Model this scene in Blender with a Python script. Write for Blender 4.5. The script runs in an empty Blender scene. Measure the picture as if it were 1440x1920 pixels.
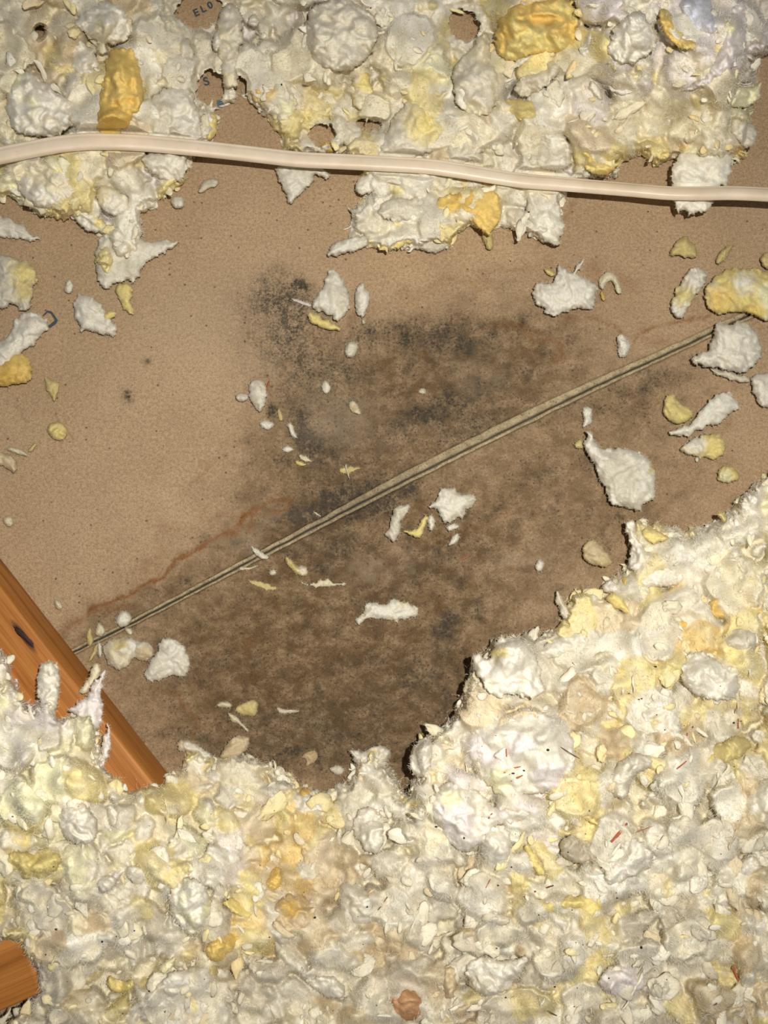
import bpy, math, random
import numpy as np
from mathutils import Matrix, Vector

# ------------------------------------------------------------------ camera, world, light, exposure
S = bpy.context.scene
C = S.collection
W, H = 1440, 1920
LENS, SENS = 26.0, 36.0
FPX = LENS / SENS * H
TILT = math.radians(6)
CZ = 0.62
CAM = np.array([0.0, -CZ * math.tan(TILT), CZ])
VIEW = np.array([0, math.sin(TILT), -math.cos(TILT)])
UP = np.array([0, math.cos(TILT), math.sin(TILT)])
RIGHT = np.array([1.0, 0, 0])

cd = bpy.data.cameras.new('camera')
cam = bpy.data.objects.new('camera', cd); C.objects.link(cam)
cam.location = CAM; cam.rotation_euler = (TILT, 0, 0)
cd.sensor_fit = 'VERTICAL'; cd.sensor_height = SENS; cd.lens = LENS
cd.clip_start = 0.01; cd.clip_end = 10
cd.dof.use_dof = True; cd.dof.focus_distance = 0.60; cd.dof.aperture_fstop = 13
S.camera = cam

S.world = bpy.data.worlds.new('attic_dark'); S.world.use_nodes = True
bg = S.world.node_tree.nodes['Background']
bg.inputs[0].default_value = (1.0, 0.93, 0.84, 1); bg.inputs[1].default_value = 0.12

ld = bpy.data.lights.new('torch', 'SPOT'); ld.energy = 25.0; ld.color = (1.0, 0.965, 0.89); ld.shadow_soft_size = 0.004
ld.spot_size = math.radians(150); ld.spot_blend = 1.0
lo = bpy.data.objects.new('torch', ld); C.objects.link(lo)
lo.location = (CAM[0] + 0.060, CAM[1] + 0.040, CAM[2] + 0.09)
lo.rotation_euler = (Vector((-0.03, 0.02, 0)) - lo.location).to_track_quat('-Z', 'Y').to_euler()

S.view_settings.view_transform = 'Standard'; S.view_settings.look = 'None'
S.view_settings.exposure = 0.0; S.view_settings.gamma = 1.0
S.view_settings.use_curve_mapping = False

# ------------------------------------------------------------------ helpers
RNG = np.random.default_rng(11)

def P(px, py, z):
    """world point seen at photo pixel (px,py) on the horizontal plane at height z"""
    px = np.asarray(px, float); py = np.asarray(py, float); z = np.asarray(z, float)
    d = (VIEW[None, :] + RIGHT[None, :] * ((px.reshape(-1, 1) - W / 2) / FPX) + UP[None, :] * ((H / 2 - py.reshape(-1, 1)) / FPX))
    t = (z.reshape(-1, 1) - CAM[2]) / d[:, 2:3]
    return CAM[None, :] + d * t

def PX(p):
    q = p - CAM
    dz = q @ VIEW
    return np.stack([W / 2 + FPX * (q @ RIGHT) / dz, H / 2 - FPX * (q @ UP) / dz], 1)

def lin(c):
    c = np.asarray(c, float) / 255.0
    return np.where(c <= 0.04045, c / 12.92, ((c + 0.055) / 1.055) ** 2.4)

_G = np.random.default_rng(3).normal(size=(256, 3)); _G /= np.linalg.norm(_G, axis=1)[:, None]
_PERM = np.random.default_rng(4).permutation(256)
_PERM = np.concatenate([_PERM, _PERM, _PERM])

def perlin(p):
    p = np.asarray(p, float)
    i = np.floor(p).astype(np.int64); f = p - i; i &= 255
    u = f * f * f * (f * (f * 6 - 15) + 10)
    out = 0
    for dx in (0, 1):
        wx = u[:, 0] if dx else 1 - u[:, 0]
        for dy in (0, 1):
            wy = u[:, 1] if dy else 1 - u[:, 1]
            for dz in (0, 1):
                wz = u[:, 2] if dz else 1 - u[:, 2]
                h = _PERM[_PERM[_PERM[(i[:, 0] + dx) & 255] + ((i[:, 1] + dy) & 255)] + ((i[:, 2] + dz) & 255)]
                g = _G[h]
                out = out + wx * wy * wz * ((f[:, 0] - dx) * g[:, 0] + (f[:, 1] - dy) * g[:, 1] + (f[:, 2] - dz) * g[:, 2])
    return out * 1.5

def fbm(p, oc=3, gain=0.5):
    s = 0; a = 1
    for k in range(oc):
        s = s + a * perlin(p * (2 ** k) + 17.3 * k); a *= gain
    return s

def worley(p, jit=1.0):
    """distance to the nearest jittered cell point in 2D"""
    i = np.floor(p).astype(np.int64); best = np.full(len(p), 9.0)
    for dx in (-1, 0, 1):
        for dy in (-1, 0, 1):
            c = i + np.array([dx, dy])
            h = _PERM[_PERM[c[:, 0] & 255] + (c[:, 1] & 255)]
            q = c + 0.5 + jit * (_G[h][:, :2]) * 0.45
            best = np.minimum(best, ((p - q) ** 2).sum(1))
    return np.sqrt(best)

CABLE = [(-60, 306), (0, 292), (60, 280), (110, 271), (160, 266), (210, 266), (260, 268), (320, 273), (400, 281), (480, 290), (560, 299), (640, 303), (720, 307), (800, 312), (860, 320), (920, 330), (980, 339), (1040, 344), (1110, 350), (1180, 356), (1250, 362), (1310, 363), (1370, 362), (1440, 365), (1510, 370)]
def cable_z(x): return np.interp(x, [0, 200, 450, 800, 950, 1060, 1200, 1300, 1440], [.058, .052, .034, .036, .036, .034, .036, .044, .044])
def under_cable(x, y, z, gap=.0045, half=19.0):
    yc = np.interp(x, [c[0] for c in CABLE], [c[1] for c in CABLE]); lim = cable_z(x) - gap + np.clip(np.abs(y - yc) - half, 0, 99) * .0012
    return np.minimum(z, lim)

def poly_sd(pts, x, y):
    """signed distance, positive inside"""
    pts = np.asarray(pts, float); n = len(pts)
    d = np.full(x.shape, 1e18); ins = np.zeros(x.shape, bool)
    for k in range(n):
        ax, ay = pts[k]; bx, by = pts[(k + 1) % n]
        ex, ey = bx - ax, by - ay
        wx, wy = x - ax, y - ay
        t = np.clip((wx * ex + wy * ey) / (ex * ex + ey * ey + 1e-9), 0, 1)
        d = np.minimum(d, (wx - ex * t) ** 2 + (wy - ey * t) ** 2)
        c = ((ay > y) != (by > y)) & (x < ex * (y - ay) / ((ey if abs(ey) > 1e-9 else 1e-9)) + ax)
        ins ^= c
    return np.where(ins, 1, -1) * np.sqrt(d)

def mesh_np(name, V, F, mat, parent=None, col=None, fib=None, attrs=None, smooth=True, link=True):
    me = bpy.data.meshes.new(name)
    V = np.asarray(V, np.float32); F = np.asarray(F, np.int32); k = F.shape[1]
    me.vertices.add(len(V)); me.vertices.foreach_set('co', V.ravel())
    me.loops.add(F.size); me.loops.foreach_set('vertex_index', F.ravel())
    me.polygons.add(len(F)); me.polygons.foreach_set('loop_start', np.arange(0, F.size, k, dtype=np.int32))
    me.update(calc_edges=True)
    if smooth: me.shade_smooth()
    if col is not None:
        a = me.attributes.new('Col', 'FLOAT_COLOR', 'POINT')
        c = np.ones((len(V), 4), np.float32); c[:, :3] = col; a.data.foreach_set('color', c.ravel())
    if fib is not None:
        a = me.attributes.new('fib', 'FLOAT_VECTOR', 'POINT'); a.data.foreach_set('vector', np.asarray(fib, np.float32).ravel())
    for nm, arr in (attrs or {}).items():
        a = me.attributes.new(nm, 'FLOAT', 'POINT'); a.data.foreach_set('value', np.asarray(arr, np.float32))
    if mat is not None: me.materials.append(mat)
    o = bpy.data.objects.new(name, me)
    if link: C.objects.link(o)
    if parent is not None: o.parent = parent
    return o

def tag(o, label=None, cat=None, group=None, kind=None):
    if label: o['label'] = label
    if cat: o['category'] = cat
    if group: o['group'] = group
    if kind: o['kind'] = kind
    return o

def empty(name, loc):
    o = bpy.data.objects.new(name, None); o.location = loc; o.empty_display_size = 0.02; C.objects.link(o); return o

def rebase(o):
    """move a mesh object's origin to the base centre of its geometry"""
    me = o.data; n = len(me.vertices); a = np.empty(n * 3, np.float32); me.vertices.foreach_get('co', a); a = a.reshape(-1, 3)
    c = np.array([a[:, 0].mean(), a[:, 1].mean(), a[:, 2].min()], np.float32)
    me.vertices.foreach_set('co', (a - c).ravel()); o.location = c.tolist(); me.update()

# ------------------------------------------------------------------ materials
def newmat(name):
    m = bpy.data.materials.new(name); m.use_nodes = True
    nt = m.node_tree; return m, nt, nt.nodes['Principled BSDF']

def N(nt, typ, **kw):
    n = nt.nodes.new(typ)
    for k, v in kw.items(): setattr(n, k, v)
    return n

def math_n(nt, op, a, b=None, clamp=False):
    n = N(nt, 'ShaderNodeMath', operation=op, use_clamp=clamp)
    for i, v in enumerate((a, b)):
        if v is None: continue
        if isinstance(v, (int, float)): n.inputs[i].default_value = v
        else: nt.links.new(v, n.inputs[i])
    return n.outputs[0]

def ramp(nt, fac, a, b, v0=0.0, v1=1.0):
    n = N(nt, 'ShaderNodeMapRange', clamp=True); nt.links.new(fac, n.inputs[0])
    for i, v in zip((1, 2, 3, 4), (a, b, v0, v1)): n.inputs[i].default_value = v
    return n.outputs[0]

def mixc(nt, fac, a, b, mode='MIX'):
    n = N(nt, 'ShaderNodeMix', data_type='RGBA', blend_type=mode)
    if isinstance(fac, (int, float)): n.inputs[0].default_value = fac
    else: nt.links.new(fac, n.inputs[0])
    for i, v in ((6, a), (7, b)):
        if isinstance(v, tuple): n.inputs[i].default_value = (*v, 1)
        else: nt.links.new(v, n.inputs[i])
    return n.outputs[2]

def noise(nt, vec, scale, detail=2, rough=0.5, dist=0.0):
    n = N(nt, 'ShaderNodeTexNoise'); n.inputs['Scale'].default_value = scale; n.inputs['Detail'].default_value = detail
    n.inputs['Roughness'].default_value = rough; n.inputs['Distortion'].default_value = dist
    if vec is not None: nt.links.new(vec, n.inputs['Vector'])
    return n.outputs[0]

def attr(nt, name, out='Fac'):
    n = N(nt, 'ShaderNodeAttribute', attribute_name=name); return n.outputs[out]

def wool_material():
    m, nt, b = newmat('glass_wool')
    col = attr(nt, 'Col', 'Color'); fib = attr(nt, 'fib', 'Vector')
    geo = N(nt, 'ShaderNodeNewGeometry').outputs['Position']
    streak = N(nt, 'ShaderNodeMapping'); streak.inputs['Scale'].default_value = (110, 900, 900)
    nt.links.new(fib, streak.inputs['Vector'])
    f1 = noise(nt, streak.outputs[0], 1.0, 3, 0.6, 1.2)
    f2 = noise(nt, geo, 1300, 3, 0.7)
    f3 = noise(nt, geo, 150, 3, 0.6, 0.8)
    tone = math_n(nt, 'MULTIPLY', ramp(nt, f1, 0.3, 0.7, 0.88, 1.05), ramp(nt, f2, 0.3, 0.7, 0.90, 1.05))
    cc = N(nt, 'ShaderNodeVectorMath', operation='SCALE'); nt.links.new(col, cc.inputs[0]); nt.links.new(tone, cc.inputs['Scale'])
    dirty = mixc(nt, ramp(nt, f3, 0.45, 0.75, 0.0, 0.3), cc.outputs[0], tuple(lin((222, 200, 160))), 'MULTIPLY')
    nt.links.new(dirty, b.inputs['Base Color'])
    b.inputs['Roughness'].default_value = 1.0; b.inputs['Specular IOR Level'].default_value = 0.0
    b.inputs['Subsurface Weight'].default_value = 0.25; b.inputs['Subsurface Scale'].default_value = 0.004
    b.inputs['Subsurface Radius'].default_value = (1.0, 0.85, 0.55)
    b.inputs['Sheen Weight'].default_value = 0.0
    hgt = math_n(nt, 'ADD', math_n(nt, 'MULTIPLY', f1, 0.8), math_n(nt, 'MULTIPLY', f2, 0.5))
    hgt = math_n(nt, 'ADD', hgt, math_n(nt, 'MULTIPLY', f3, 0.3))
    bp = N(nt, 'ShaderNodeBump'); bp.inputs['Strength'].default_value = 0.35; bp.inputs['Distance'].default_value = 0.0009
    nt.links.new(hgt, bp.inputs['Height']); nt.links.new(bp.outputs[0], b.inputs['Normal'])
    return m

def board_material():
    m, nt, b = newmat('grey_brown_board_paper')
    geo = N(nt, 'ShaderNodeNewGeometry').outputs['Position']
    br, bk, tide, lt = (attr(nt, a) for a in ('brown', 'mould', 'tide', 'pale'))
    base = mixc(nt, ramp(nt, noise(nt, geo, 14, 3), 0.3, 0.7), tuple(lin((168, 143, 112))), tuple(lin((181, 155, 123))))
    fine = noise(nt, geo, 900, 3, 0.7); mid = noise(nt, geo, 380, 4, 0.75)
    base = mixc(nt, ramp(nt, fine, 0.44, 0.60, 0.0, 0.45), base, tuple(lin((122, 96, 70))))
    base = mixc(nt, ramp(nt, mid, 0.50, 0.62, 0.0, 0.5), base, tuple(lin((132, 106, 80))))
    base = mixc(nt, ramp(nt, mid, 0.38, 0.46, 0.35, 0.0), base, tuple(lin((192, 170, 138))))
    st = N(nt, 'ShaderNodeMapping'); st.inputs['Rotation'].default_value = (0, 0, math.radians(-27)); st.inputs['Scale'].default_value = (48, 66, 60)
    nt.links.new(geo, st.inputs['Vector'])
    n1 = noise(nt, st.outputs[0], 1, 8, 0.72, 0.3); n2 = noise(nt, geo, 120, 8, 0.78, 0.2); n3 = noise(nt, geo, 420, 5, 0.85)
    bf = math_n(nt, 'MULTIPLY', br, ramp(nt, math_n(nt, 'ADD', math_n(nt, 'MULTIPLY', n1, 0.55), math_n(nt, 'MULTIPLY', n2, 0.45)), 0.42, 0.57, 0.50, 1.2), clamp=True)
    c = mixc(nt, bf, base, mixc(nt, ramp(nt, math_n(nt, 'ADD', math_n(nt, 'MULTIPLY', n2, .5), math_n(nt, 'MULTIPLY', n3, .5)), 0.43, 0.57), tuple(lin((70, 52, 29))), tuple(lin((108, 85, 58)))))
    kf = math_n(nt, 'MULTIPLY', bk, ramp(nt, math_n(nt, 'ADD', math_n(nt, 'MULTIPLY', n2, 0.45), math_n(nt, 'MULTIPLY', n3, 0.55)), 0.43, 0.56, 0.25, 1.2), clamp=True)
    c = mixc(nt, kf, c, tuple(lin((62, 56, 46))))
    pep = math_n(nt, 'MULTIPLY', ramp(nt, n3, 0.545, 0.60), ramp(nt, math_n(nt, 'ADD', br, bk), 0.1, 0.9, 0.0, 0.8), clamp=True)
    c = mixc(nt, pep, c, tuple(lin((52, 38, 26))))
    c = mixc(nt, math_n(nt, 'MULTIPLY', tide, ramp(nt, n3, 0.3, 0.6, 0.5, 1.0), clamp=True), c, tuple(lin((112, 66, 22))))
    c = mixc(nt, math_n(nt, 'MULTIPLY', lt, ramp(nt, n2, 0.35, 0.6, 0.2, 1.0), clamp=True), c, tuple(lin((168, 150, 128))))
    v = N(nt, 'ShaderNodeTexVoronoi'); v.inputs['Scale'].default_value = 150; nt.links.new(geo, v.inputs['Vector'])
    sp = N(nt, 'ShaderNodeSeparateColor'); nt.links.new(v.outputs['Color'], sp.inputs[0])
    spot = math_n(nt, 'MULTIPLY', ramp(nt, v.outputs['Distance'], 0.08, 0.20, 1, 0), ramp(nt, sp.outputs[0], 0.78, 0.88))
    v2 = N(nt, 'ShaderNodeTexVoronoi'); v2.inputs['Scale'].default_value = 420; nt.links.new(geo, v2.inputs['Vector'])
    sp2 = N(nt, 'ShaderNodeSeparateColor'); nt.links.new(v2.outputs['Color'], sp2.inputs[0])
    spot2 = math_n(nt, 'MULTIPLY', ramp(nt, v2.outputs['Distance'], 0.1, 0.22, 1, 0), ramp(nt, sp2.outputs[1], 0.90, 0.96))
    c = mixc(nt, math_n(nt, 'MULTIPLY', math_n(nt, 'MAXIMUM', spot, spot2), 0.75), c, tuple(lin((74, 52, 34))))
    nt.links.new(c, b.inputs['Base Color'])
    b.inputs['Roughness'].default_value = 0.85; b.inputs['Specular IOR Level'].default_value = 0.2
    bp = N(nt, 'ShaderNodeBump'); bp.inputs['Strength'].default_value = 0.5; bp.inputs['Distance'].default_value = 0.0009
    nt.links.new(math_n(nt, 'ADD', math_n(nt, 'MULTIPLY', fine, 0.7), math_n(nt, 'ADD', mid, n2)), bp.inputs['Height']); nt.links.new(bp.outputs[0], b.inputs['Normal'])
    return m

def edge_material():
    m, nt, b = newmat('board_edge_paper')
    geo = N(nt, 'ShaderNodeNewGeometry').outputs['Position']
    n1 = noise(nt, geo, 130, 6, 0.75); n2 = noise(nt, geo, 700, 3, 0.7)
    c = mixc(nt, ramp(nt, n1, 0.35, 0.62), tuple(lin((184, 168, 134))), tuple(lin((142, 124, 94))))
    c = mixc(nt, ramp(nt, n2, 0.55, 0.66, 0, 0.85), c, tuple(lin((62, 48, 34))))
    c = mixc(nt, math_n(nt, 'MULTIPLY', attr(nt, 'mould'), 0.45), c, tuple(lin((70, 60, 46))))
    nt.links.new(c, b.inputs['Base Color']); b.inputs['Roughness'].default_value = 0.9
    bp = N(nt, 'ShaderNodeBump'); bp.inputs['Strength'].default_value = 0.5; bp.inputs['Distance'].default_value = 0.0006
    nt.links.new(n1, bp.inputs['Height']); nt.links.new(bp.outputs[0], b.inputs['Normal'])
    return m

def wood_material():
    m, nt, b = newmat('orange_pine')
    oc = N(nt, 'ShaderNodeTexCoord').outputs['Object']
    mp = N(nt, 'ShaderNodeMapping'); mp.inputs['Scale'].default_value = (5, 130, 130); nt.links.new(oc, mp.inputs['Vector'])
    g1 = noise(nt, mp.outputs[0], 1, 4, 0.6, 0.6)
    mp2 = N(nt, 'ShaderNodeMapping'); mp2.inputs['Scale'].default_value = (14, 700, 700); nt.links.new(oc, mp2.inputs['Vector'])
    g2 = noise(nt, mp2.outputs[0], 1, 3, 0.6)
    c = mixc(nt, ramp(nt, g1, 0.3, 0.68), tuple(lin((182, 124, 62))), tuple(lin((148, 92, 38))))
    c = mixc(nt, ramp(nt, g2, 0.48, 0.7, 0, 0.5), c, tuple(lin((140, 76, 26))))
    c = mixc(nt, ramp(nt, g1, 0.62, 0.70, 0, 0.45), c, tuple(lin((96, 44, 12))))
    sx = N(nt, 'ShaderNodeVectorMath', operation='SUBTRACT'); nt.links.new(oc, sx.inputs[0]); sx.inputs[1].default_value = KNOT
    sc = N(nt, 'ShaderNodeVectorMath', operation='MULTIPLY'); nt.links.new(sx.outputs[0], sc.inputs[0]); sc.inputs[1].default_value = (1 / 0.013, 1 / 0.0020, 1 / 0.05)
    ln = N(nt, 'ShaderNodeVectorMath', operation='LENGTH'); nt.links.new(sc.outputs[0], ln.inputs[0])
    kd = math_n(nt, 'ADD', ln.outputs['Value'], math_n(nt, 'MULTIPLY', math_n(nt, 'SUBTRACT', g2, 0.5), 1.4))
    c = mixc(nt, ramp(nt, kd, 0.7, 1.5, 1, 0), c, tuple(lin((34, 14, 6))))
    nt.links.new(c, b.inputs['Base Color']); b.inputs['Roughness'].default_value = 0.55; b.inputs['Specular IOR Level'].default_value = 0.3
    bp = N(nt, 'ShaderNodeBump'); bp.inputs['Strength'].default_value = 0.35; bp.inputs['Distance'].default_value = 0.0008
    nt.links.new(g2, bp.inputs['Height']); nt.links.new(bp.outputs[0], b.inputs['Normal'])
    return m

def plain(name, rgb, rough=0.7, spec=0.3, scale=300, var=0.2):
    m, nt, b = newmat(name)
    geo = N(nt, 'ShaderNodeNewGeometry').outputs['Position']
    c0 = lin(rgb)
    c = mixc(nt, ramp(nt, noise(nt, geo, scale, 3), 0.3, 0.7), tuple(c0), tuple(c0 * (1 - var)))
    nt.links.new(c, b.inputs['Base Color']); b.inputs['Roughness'].default_value = rough; b.inputs['Specular IOR Level'].default_value = spec
    return m

KNOT = (0.0, 0.0, 0.0)
WOOL = wool_material(); BOARD = board_material(); EDGE = edge_material()

# ------------------------------------------------------------------ floor: two plasterboard panels with stains
SEAM = [(-60, 1320, 4, 3), (120, 1231, 4.5, 3.5), (250, 1167, 5, 4), (400, 1088, 6, 5), (500, 1035, 7, 6), (620, 972, 9, 7), (750, 905, 14, 7), (880, 840, 15, 7), (1000, 781, 15, 7), (1120, 722, 12, 7), (1240, 668, 10, 6), (1340, 621, 9, 6), (1500, 545, 9, 6)]
sA = P(120, 1231, 0)[0]; sB = P(1340, 621, 0)[0]
sdir = (sB - sA) / np.linalg.norm(sB - sA); snor = np.array([-sdir[1], sdir[0], 0])     # snor points to the upper panel
_sp = P([s[0] for s in SEAM], [s[1] for s in SEAM], 0) - sA
SU = _sp @ sdir; SV = _sp @ snor
MM = CZ / FPX       # metres per photo pixel on the board

BROWN = [(850, 740, 260, 130, -25, .75), (620, 900, 170, 110, -25, .75), (900, 650, 120, 60, 0, .40), (760, 700, 120, 70, 0, .6),
         (1000, 700, 110, 60, -20, .45), (520, 1130, 260, 110, -20, .80), (560, 1350, 240, 110, 0, 1.1), (760, 1180, 240, 160, 0, .85), (760, 1350, 170, 140, 0, .9),
         (480, 1250, 160, 90, 0, .8), (930, 1080, 180, 130, -25, .42), (1000, 900, 130, 80, -25, .34), (820, 1010, 150, 60, -25, .6), (1180, 770, 160, 55, -25, .5), (1240, 900, 120, 120, 0, .35),
         (300, 1110, 130, 22, -27, .45), (200, 1160, 80, 18, -27, .4), (540, 830, 50, 70, 0, .5), (560, 990, 120, 60, -27, .6), (1110, 960, 100, 90, 0, .4), (650, 1060, 120, 60, -20, .6), (1180, 1000, 90, 60, 0, .3)]
MOULD = [(505, 555, 60, 40, 0, .55), (520, 640, 60, 70, 0, .38), (600, 700, 90, 90, 0, .42), (512, 770, 11, 8, 0, 1.5), (576, 815, 16, 38, -20, 1.2), (565, 535, 14, 7, 0, 1.0),
         (620, 830, 60, 50, 0, .45), (860, 640, 85, 38, -10, .55), (880, 655, 9, 7, -45, 1.3), (700, 620, 60, 18, 0, .4), (780, 625, 50, 25, 0, .4), (800, 790, 90, 26, -20, .45), (870, 740, 110, 24, -22, .60),
         (900, 800, 80, 22, -25, .5), (770, 775, 30, 10, -20, .7), (600, 945, 60, 32, -27, .85), (540, 975, 50, 20, -27, .4), (640, 1030, 60, 28, 0, .5), (690, 930, 80, 26, -27, .7), (600, 1068, 12, 10, 0, 1.0), (443, 1015, 12, 6, 0, .9),
         (850, 1165, 36, 14, -35, .75), (830, 1195, 26, 26, 0, .5), (800, 1270, 50, 40, 0, .35), (1010, 890, 40, 14, -10, .4), (1220, 720, 90, 18, -25, .55), (970, 610, 60, 8, 0, .3), (820, 1040, 60, 14, -20, .45),
         (780, 1090, 90, 22, -20, .3), (240, 745, 13, 12, 0, .9), (352, 1092, 8, 6, 0, .9), (700, 1300, 200, 90, 0, .16), (560, 1390, 200, 60, 0, .35), (740, 930, 60, 20, -27, .6), (1100, 740, 80, 8, -27, .4), (275, 676, 6, 5, 0, 1.2), (560, 585, 40, 60, 0, .3)]
PALE = [(640, 790, 60, 50, 0, .35), (700, 1060, 70, 20, -20, .3), (490, 690, 40, 20, 0, .2), (470, 1000, 80, 16, -25, .3), (900, 700, 60, 30, 0, .2), (980, 1050, 60, 12, -10, .3), (360, 600, 160, 90, 0, .25)]
TIDE = [([(170, 1150), (250, 1108), (300, 1080), (330, 1052), (355, 1038), (400, 1018), (445, 992), (455, 962), (480, 952)], 1.0, 4.5),
        ([(470, 985), (476, 960), (500, 945), (545, 938), (530, 960), (500, 972)], .6, 4), ([(385, 980), (400, 970), (440, 972)], .3, 4),
        ([(120, 1185), (150, 1160), (190, 1150), (240, 1135)], .45, 5), ([(1190, 635), (1210, 618), (1240, 612), (1275, 602), (1330, 590)], .7, 3),
        ([(940, 605), (980, 615), (1000, 640), (1050, 640), (1062, 665), (1030, 680)], .45, 6), ([(1060, 600), (1100, 595), (1150, 610), (1165, 640)], .5, 3),
        ([(890, 620), (960, 612), (1020, 622)], .35, 4), ([(340, 1300), (350, 1330), (375, 1360), (360, 1380)], .4, 4), ([(290, 1290), (330, 1310), (345, 1300)], .35, 3),
        ([(1010, 470), (1030, 430), (1080, 400), (1075, 380)], .3, 3), ([(560, 1240), (600, 1235)], .3, 4), ([(60, 770), (95, 760), (110, 800), (140, 830)], .25, 2), ([(30, 760), (60, 790)], .3, 2),
        ([(450, 1205), (462, 1200), (470, 1206), (460, 1212), (450, 1205)], .3, 3), ([(960, 960), (900, 985)], .3, 5)]

def blobs(lst, x, y, wx, wy):
    s = np.zeros_like(x)
    for cx, cy, rx, ry, a, k in lst:
        a = math.radians(-a); dx = x + wx * min(1, rx / 40) - cx; dy = y + wy * min(1, rx / 40) - cy
        u = (dx * math.cos(a) - dy * math.sin(a)) / rx; v = (dx * math.sin(a) + dy * math.cos(a)) / ry
        s = s + k * np.exp(-(u * u + v * v) * 0.9)
    return s

def stains(px):
    x, y = px[:, 0], px[:, 1]
    q = np.stack([x, y, 0 * x], 1)
    wx = 34 * fbm(q / 55.0, 4); wy = 34 * fbm(q / 55.0 + 50, 4)
    br = blobs(BROWN, x, y, wx, wy); br = 1 - np.exp(-1.5 * br)
    bk = blobs(MOULD, x, y, wx * .7, wy * .7) * (0.85 + 0.5 * fbm(q / 22.0 + 9, 3)); pale = blobs(PALE, x, y, wx, wy); bk = bk * 1.45 + np.clip(fbm(q / 34.0 + 21, 4) * 1.1 - .12, 0, 1) * np.clip(br * 1.3, 0, 1) * .75
    tide = np.zeros_like(x)
    for pts, k, w in TIDE:
        dd = np.full(x.shape, 1e9); xx = x + wx * .35; yy = y + wy * .35
        for (ax, ay), (bx, by) in zip(pts[:-1], pts[1:]):
            ex, ey = bx - ax, by - ay; t = np.clip(((xx - ax) * ex + (yy - ay) * ey) / (ex * ex + ey * ey), 0, 1)
            dd = np.minimum(dd, np.hypot(xx - ax - ex * t, yy - ay - ey * t))
        tide = np.maximum(tide, k * np.exp(-(dd / w) ** 2) * (0.7 + 0.6 * perlin(q / 14.0 + 3)))
    # faint rim where the large brown stain ends
    rim = np.exp(-((br - 0.16) / 0.03) ** 2) * (0.5 + perlin(q / 80.0 + 7)) * 0.35
    tide = np.clip(np.maximum(tide * 1.5, rim), 0, 1)
    return np.clip(br, 0, 1), np.clip(bk, 0, 1.3), np.clip(pale, 0, 1), tide

floor = empty('floor', (0, 0, 0)); tag(floor, 'brown paper back of a stained plasterboard ceiling seen from the attic', kind='structure')
U0, U1 = -0.32, 1.0
ulen = np.concatenate([np.arange(-0.16, 0.64, 0.0021), np.arange(0.662, 1.0, 0.02)])

def grid_faces(nu, nv, flip=False):
    i = np.arange(nu - 1)[:, None] * nv + np.arange(nv - 1)[None, :]
    i = i.ravel(); f = np.stack([i, i + nv, i + nv + 1, i + 1], 1)
    return f[:, ::-1] if flip else f

def panel(sign):
    wv = np.interp(ulen, SU, [s[2 if sign > 0 else 3] for s in SEAM]) * MM
    v0 = np.interp(ulen, SU, SV) + (0.0008 * perlin(np.stack([ulen * 60, 0 * ulen, 0 * ulen + sign], 1)))
    vs = np.concatenate([[0, .0008, .0016], np.arange(.003, 0.44, 0.0022), np.arange(.45, .80, .02)])
    nu, nv = len(ulen), len(vs)
    start = v0[:, None] + sign * (wv[:, None] + .0006)
    vv = start + sign * vs[None, :]
    X = sA[None, None, :] + ulen[:, None, None] * sdir + vv[:, :, None] * snor
    V = X.reshape(-1, 3).copy()
    px = PX(V); br, bk, pale, tide = stains(px)
    rip = 0.0006 * fbm(V * 28, 3) + 0.0005 * br * fbm(V * 90 + 5, 3) + 0.0007 * tide
    lip = np.tile(np.concatenate([[-.0016, -.0004, 0.0002], np.zeros(nv - 3)]), nu)
    V[:, 2] = rip + lip
    o = mesh_np('plasterboard_panel', V, grid_faces(nu, nv, sign < 0), BOARD, floor, attrs={'brown': br, 'mould': bk, 'tide': tide, 'pale': pale})
    # rounded paper-covered edge that dives into the joint
    prof = [(0.0, -.0016), (-.06, -.0003), (-.16, .0001), (-.6, -.0001), (-.86, -.0008), (-.96, -.0025), (-1.0, -.0125)]
    k = len(prof)
    E = np.zeros((nu, k, 3))
    for j, (a, z) in enumerate(prof):
        vj = start[:, 0] + sign * a * wv
        E[:, j, :] = sA + ulen[:, None] * sdir + vj[:, None] * snor
        E[:, j, 2] = z
    E = E.reshape(-1, 3); E[:, 2] += 0.0004 * perlin(E * 150)
    eb = stains(PX(E))
    mesh_np('edge_paper', E, grid_faces(nu, k, sign > 0), EDGE, o, attrs={'mould': np.clip(eb[1] * .7 + eb[0] * .25, 0, 1)})
    return o
panel_up = panel(1); panel_dn = panel(-1)
panel_up['label'] = 'larger upper plasterboard panel, grey-brown paper with dark mould'
panel_dn['label'] = 'lower plasterboard panel, evenly water-stained brown'

# ------------------------------------------------------------------ wool building blocks
def ico(sub):
    import bmesh
    bm = bmesh.new(); bmesh.ops.create_icosphere(bm, subdivisions=sub, radius=1.0)
    v = np.array([x.co[:] for x in bm.verts]); f = np.array([[q.index for q in p.verts] for p in bm.faces]); bm.free()
    return v, f
ICO2 = ico(2); ICO3 = ico(3); ICO4 = ico(4)

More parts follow.
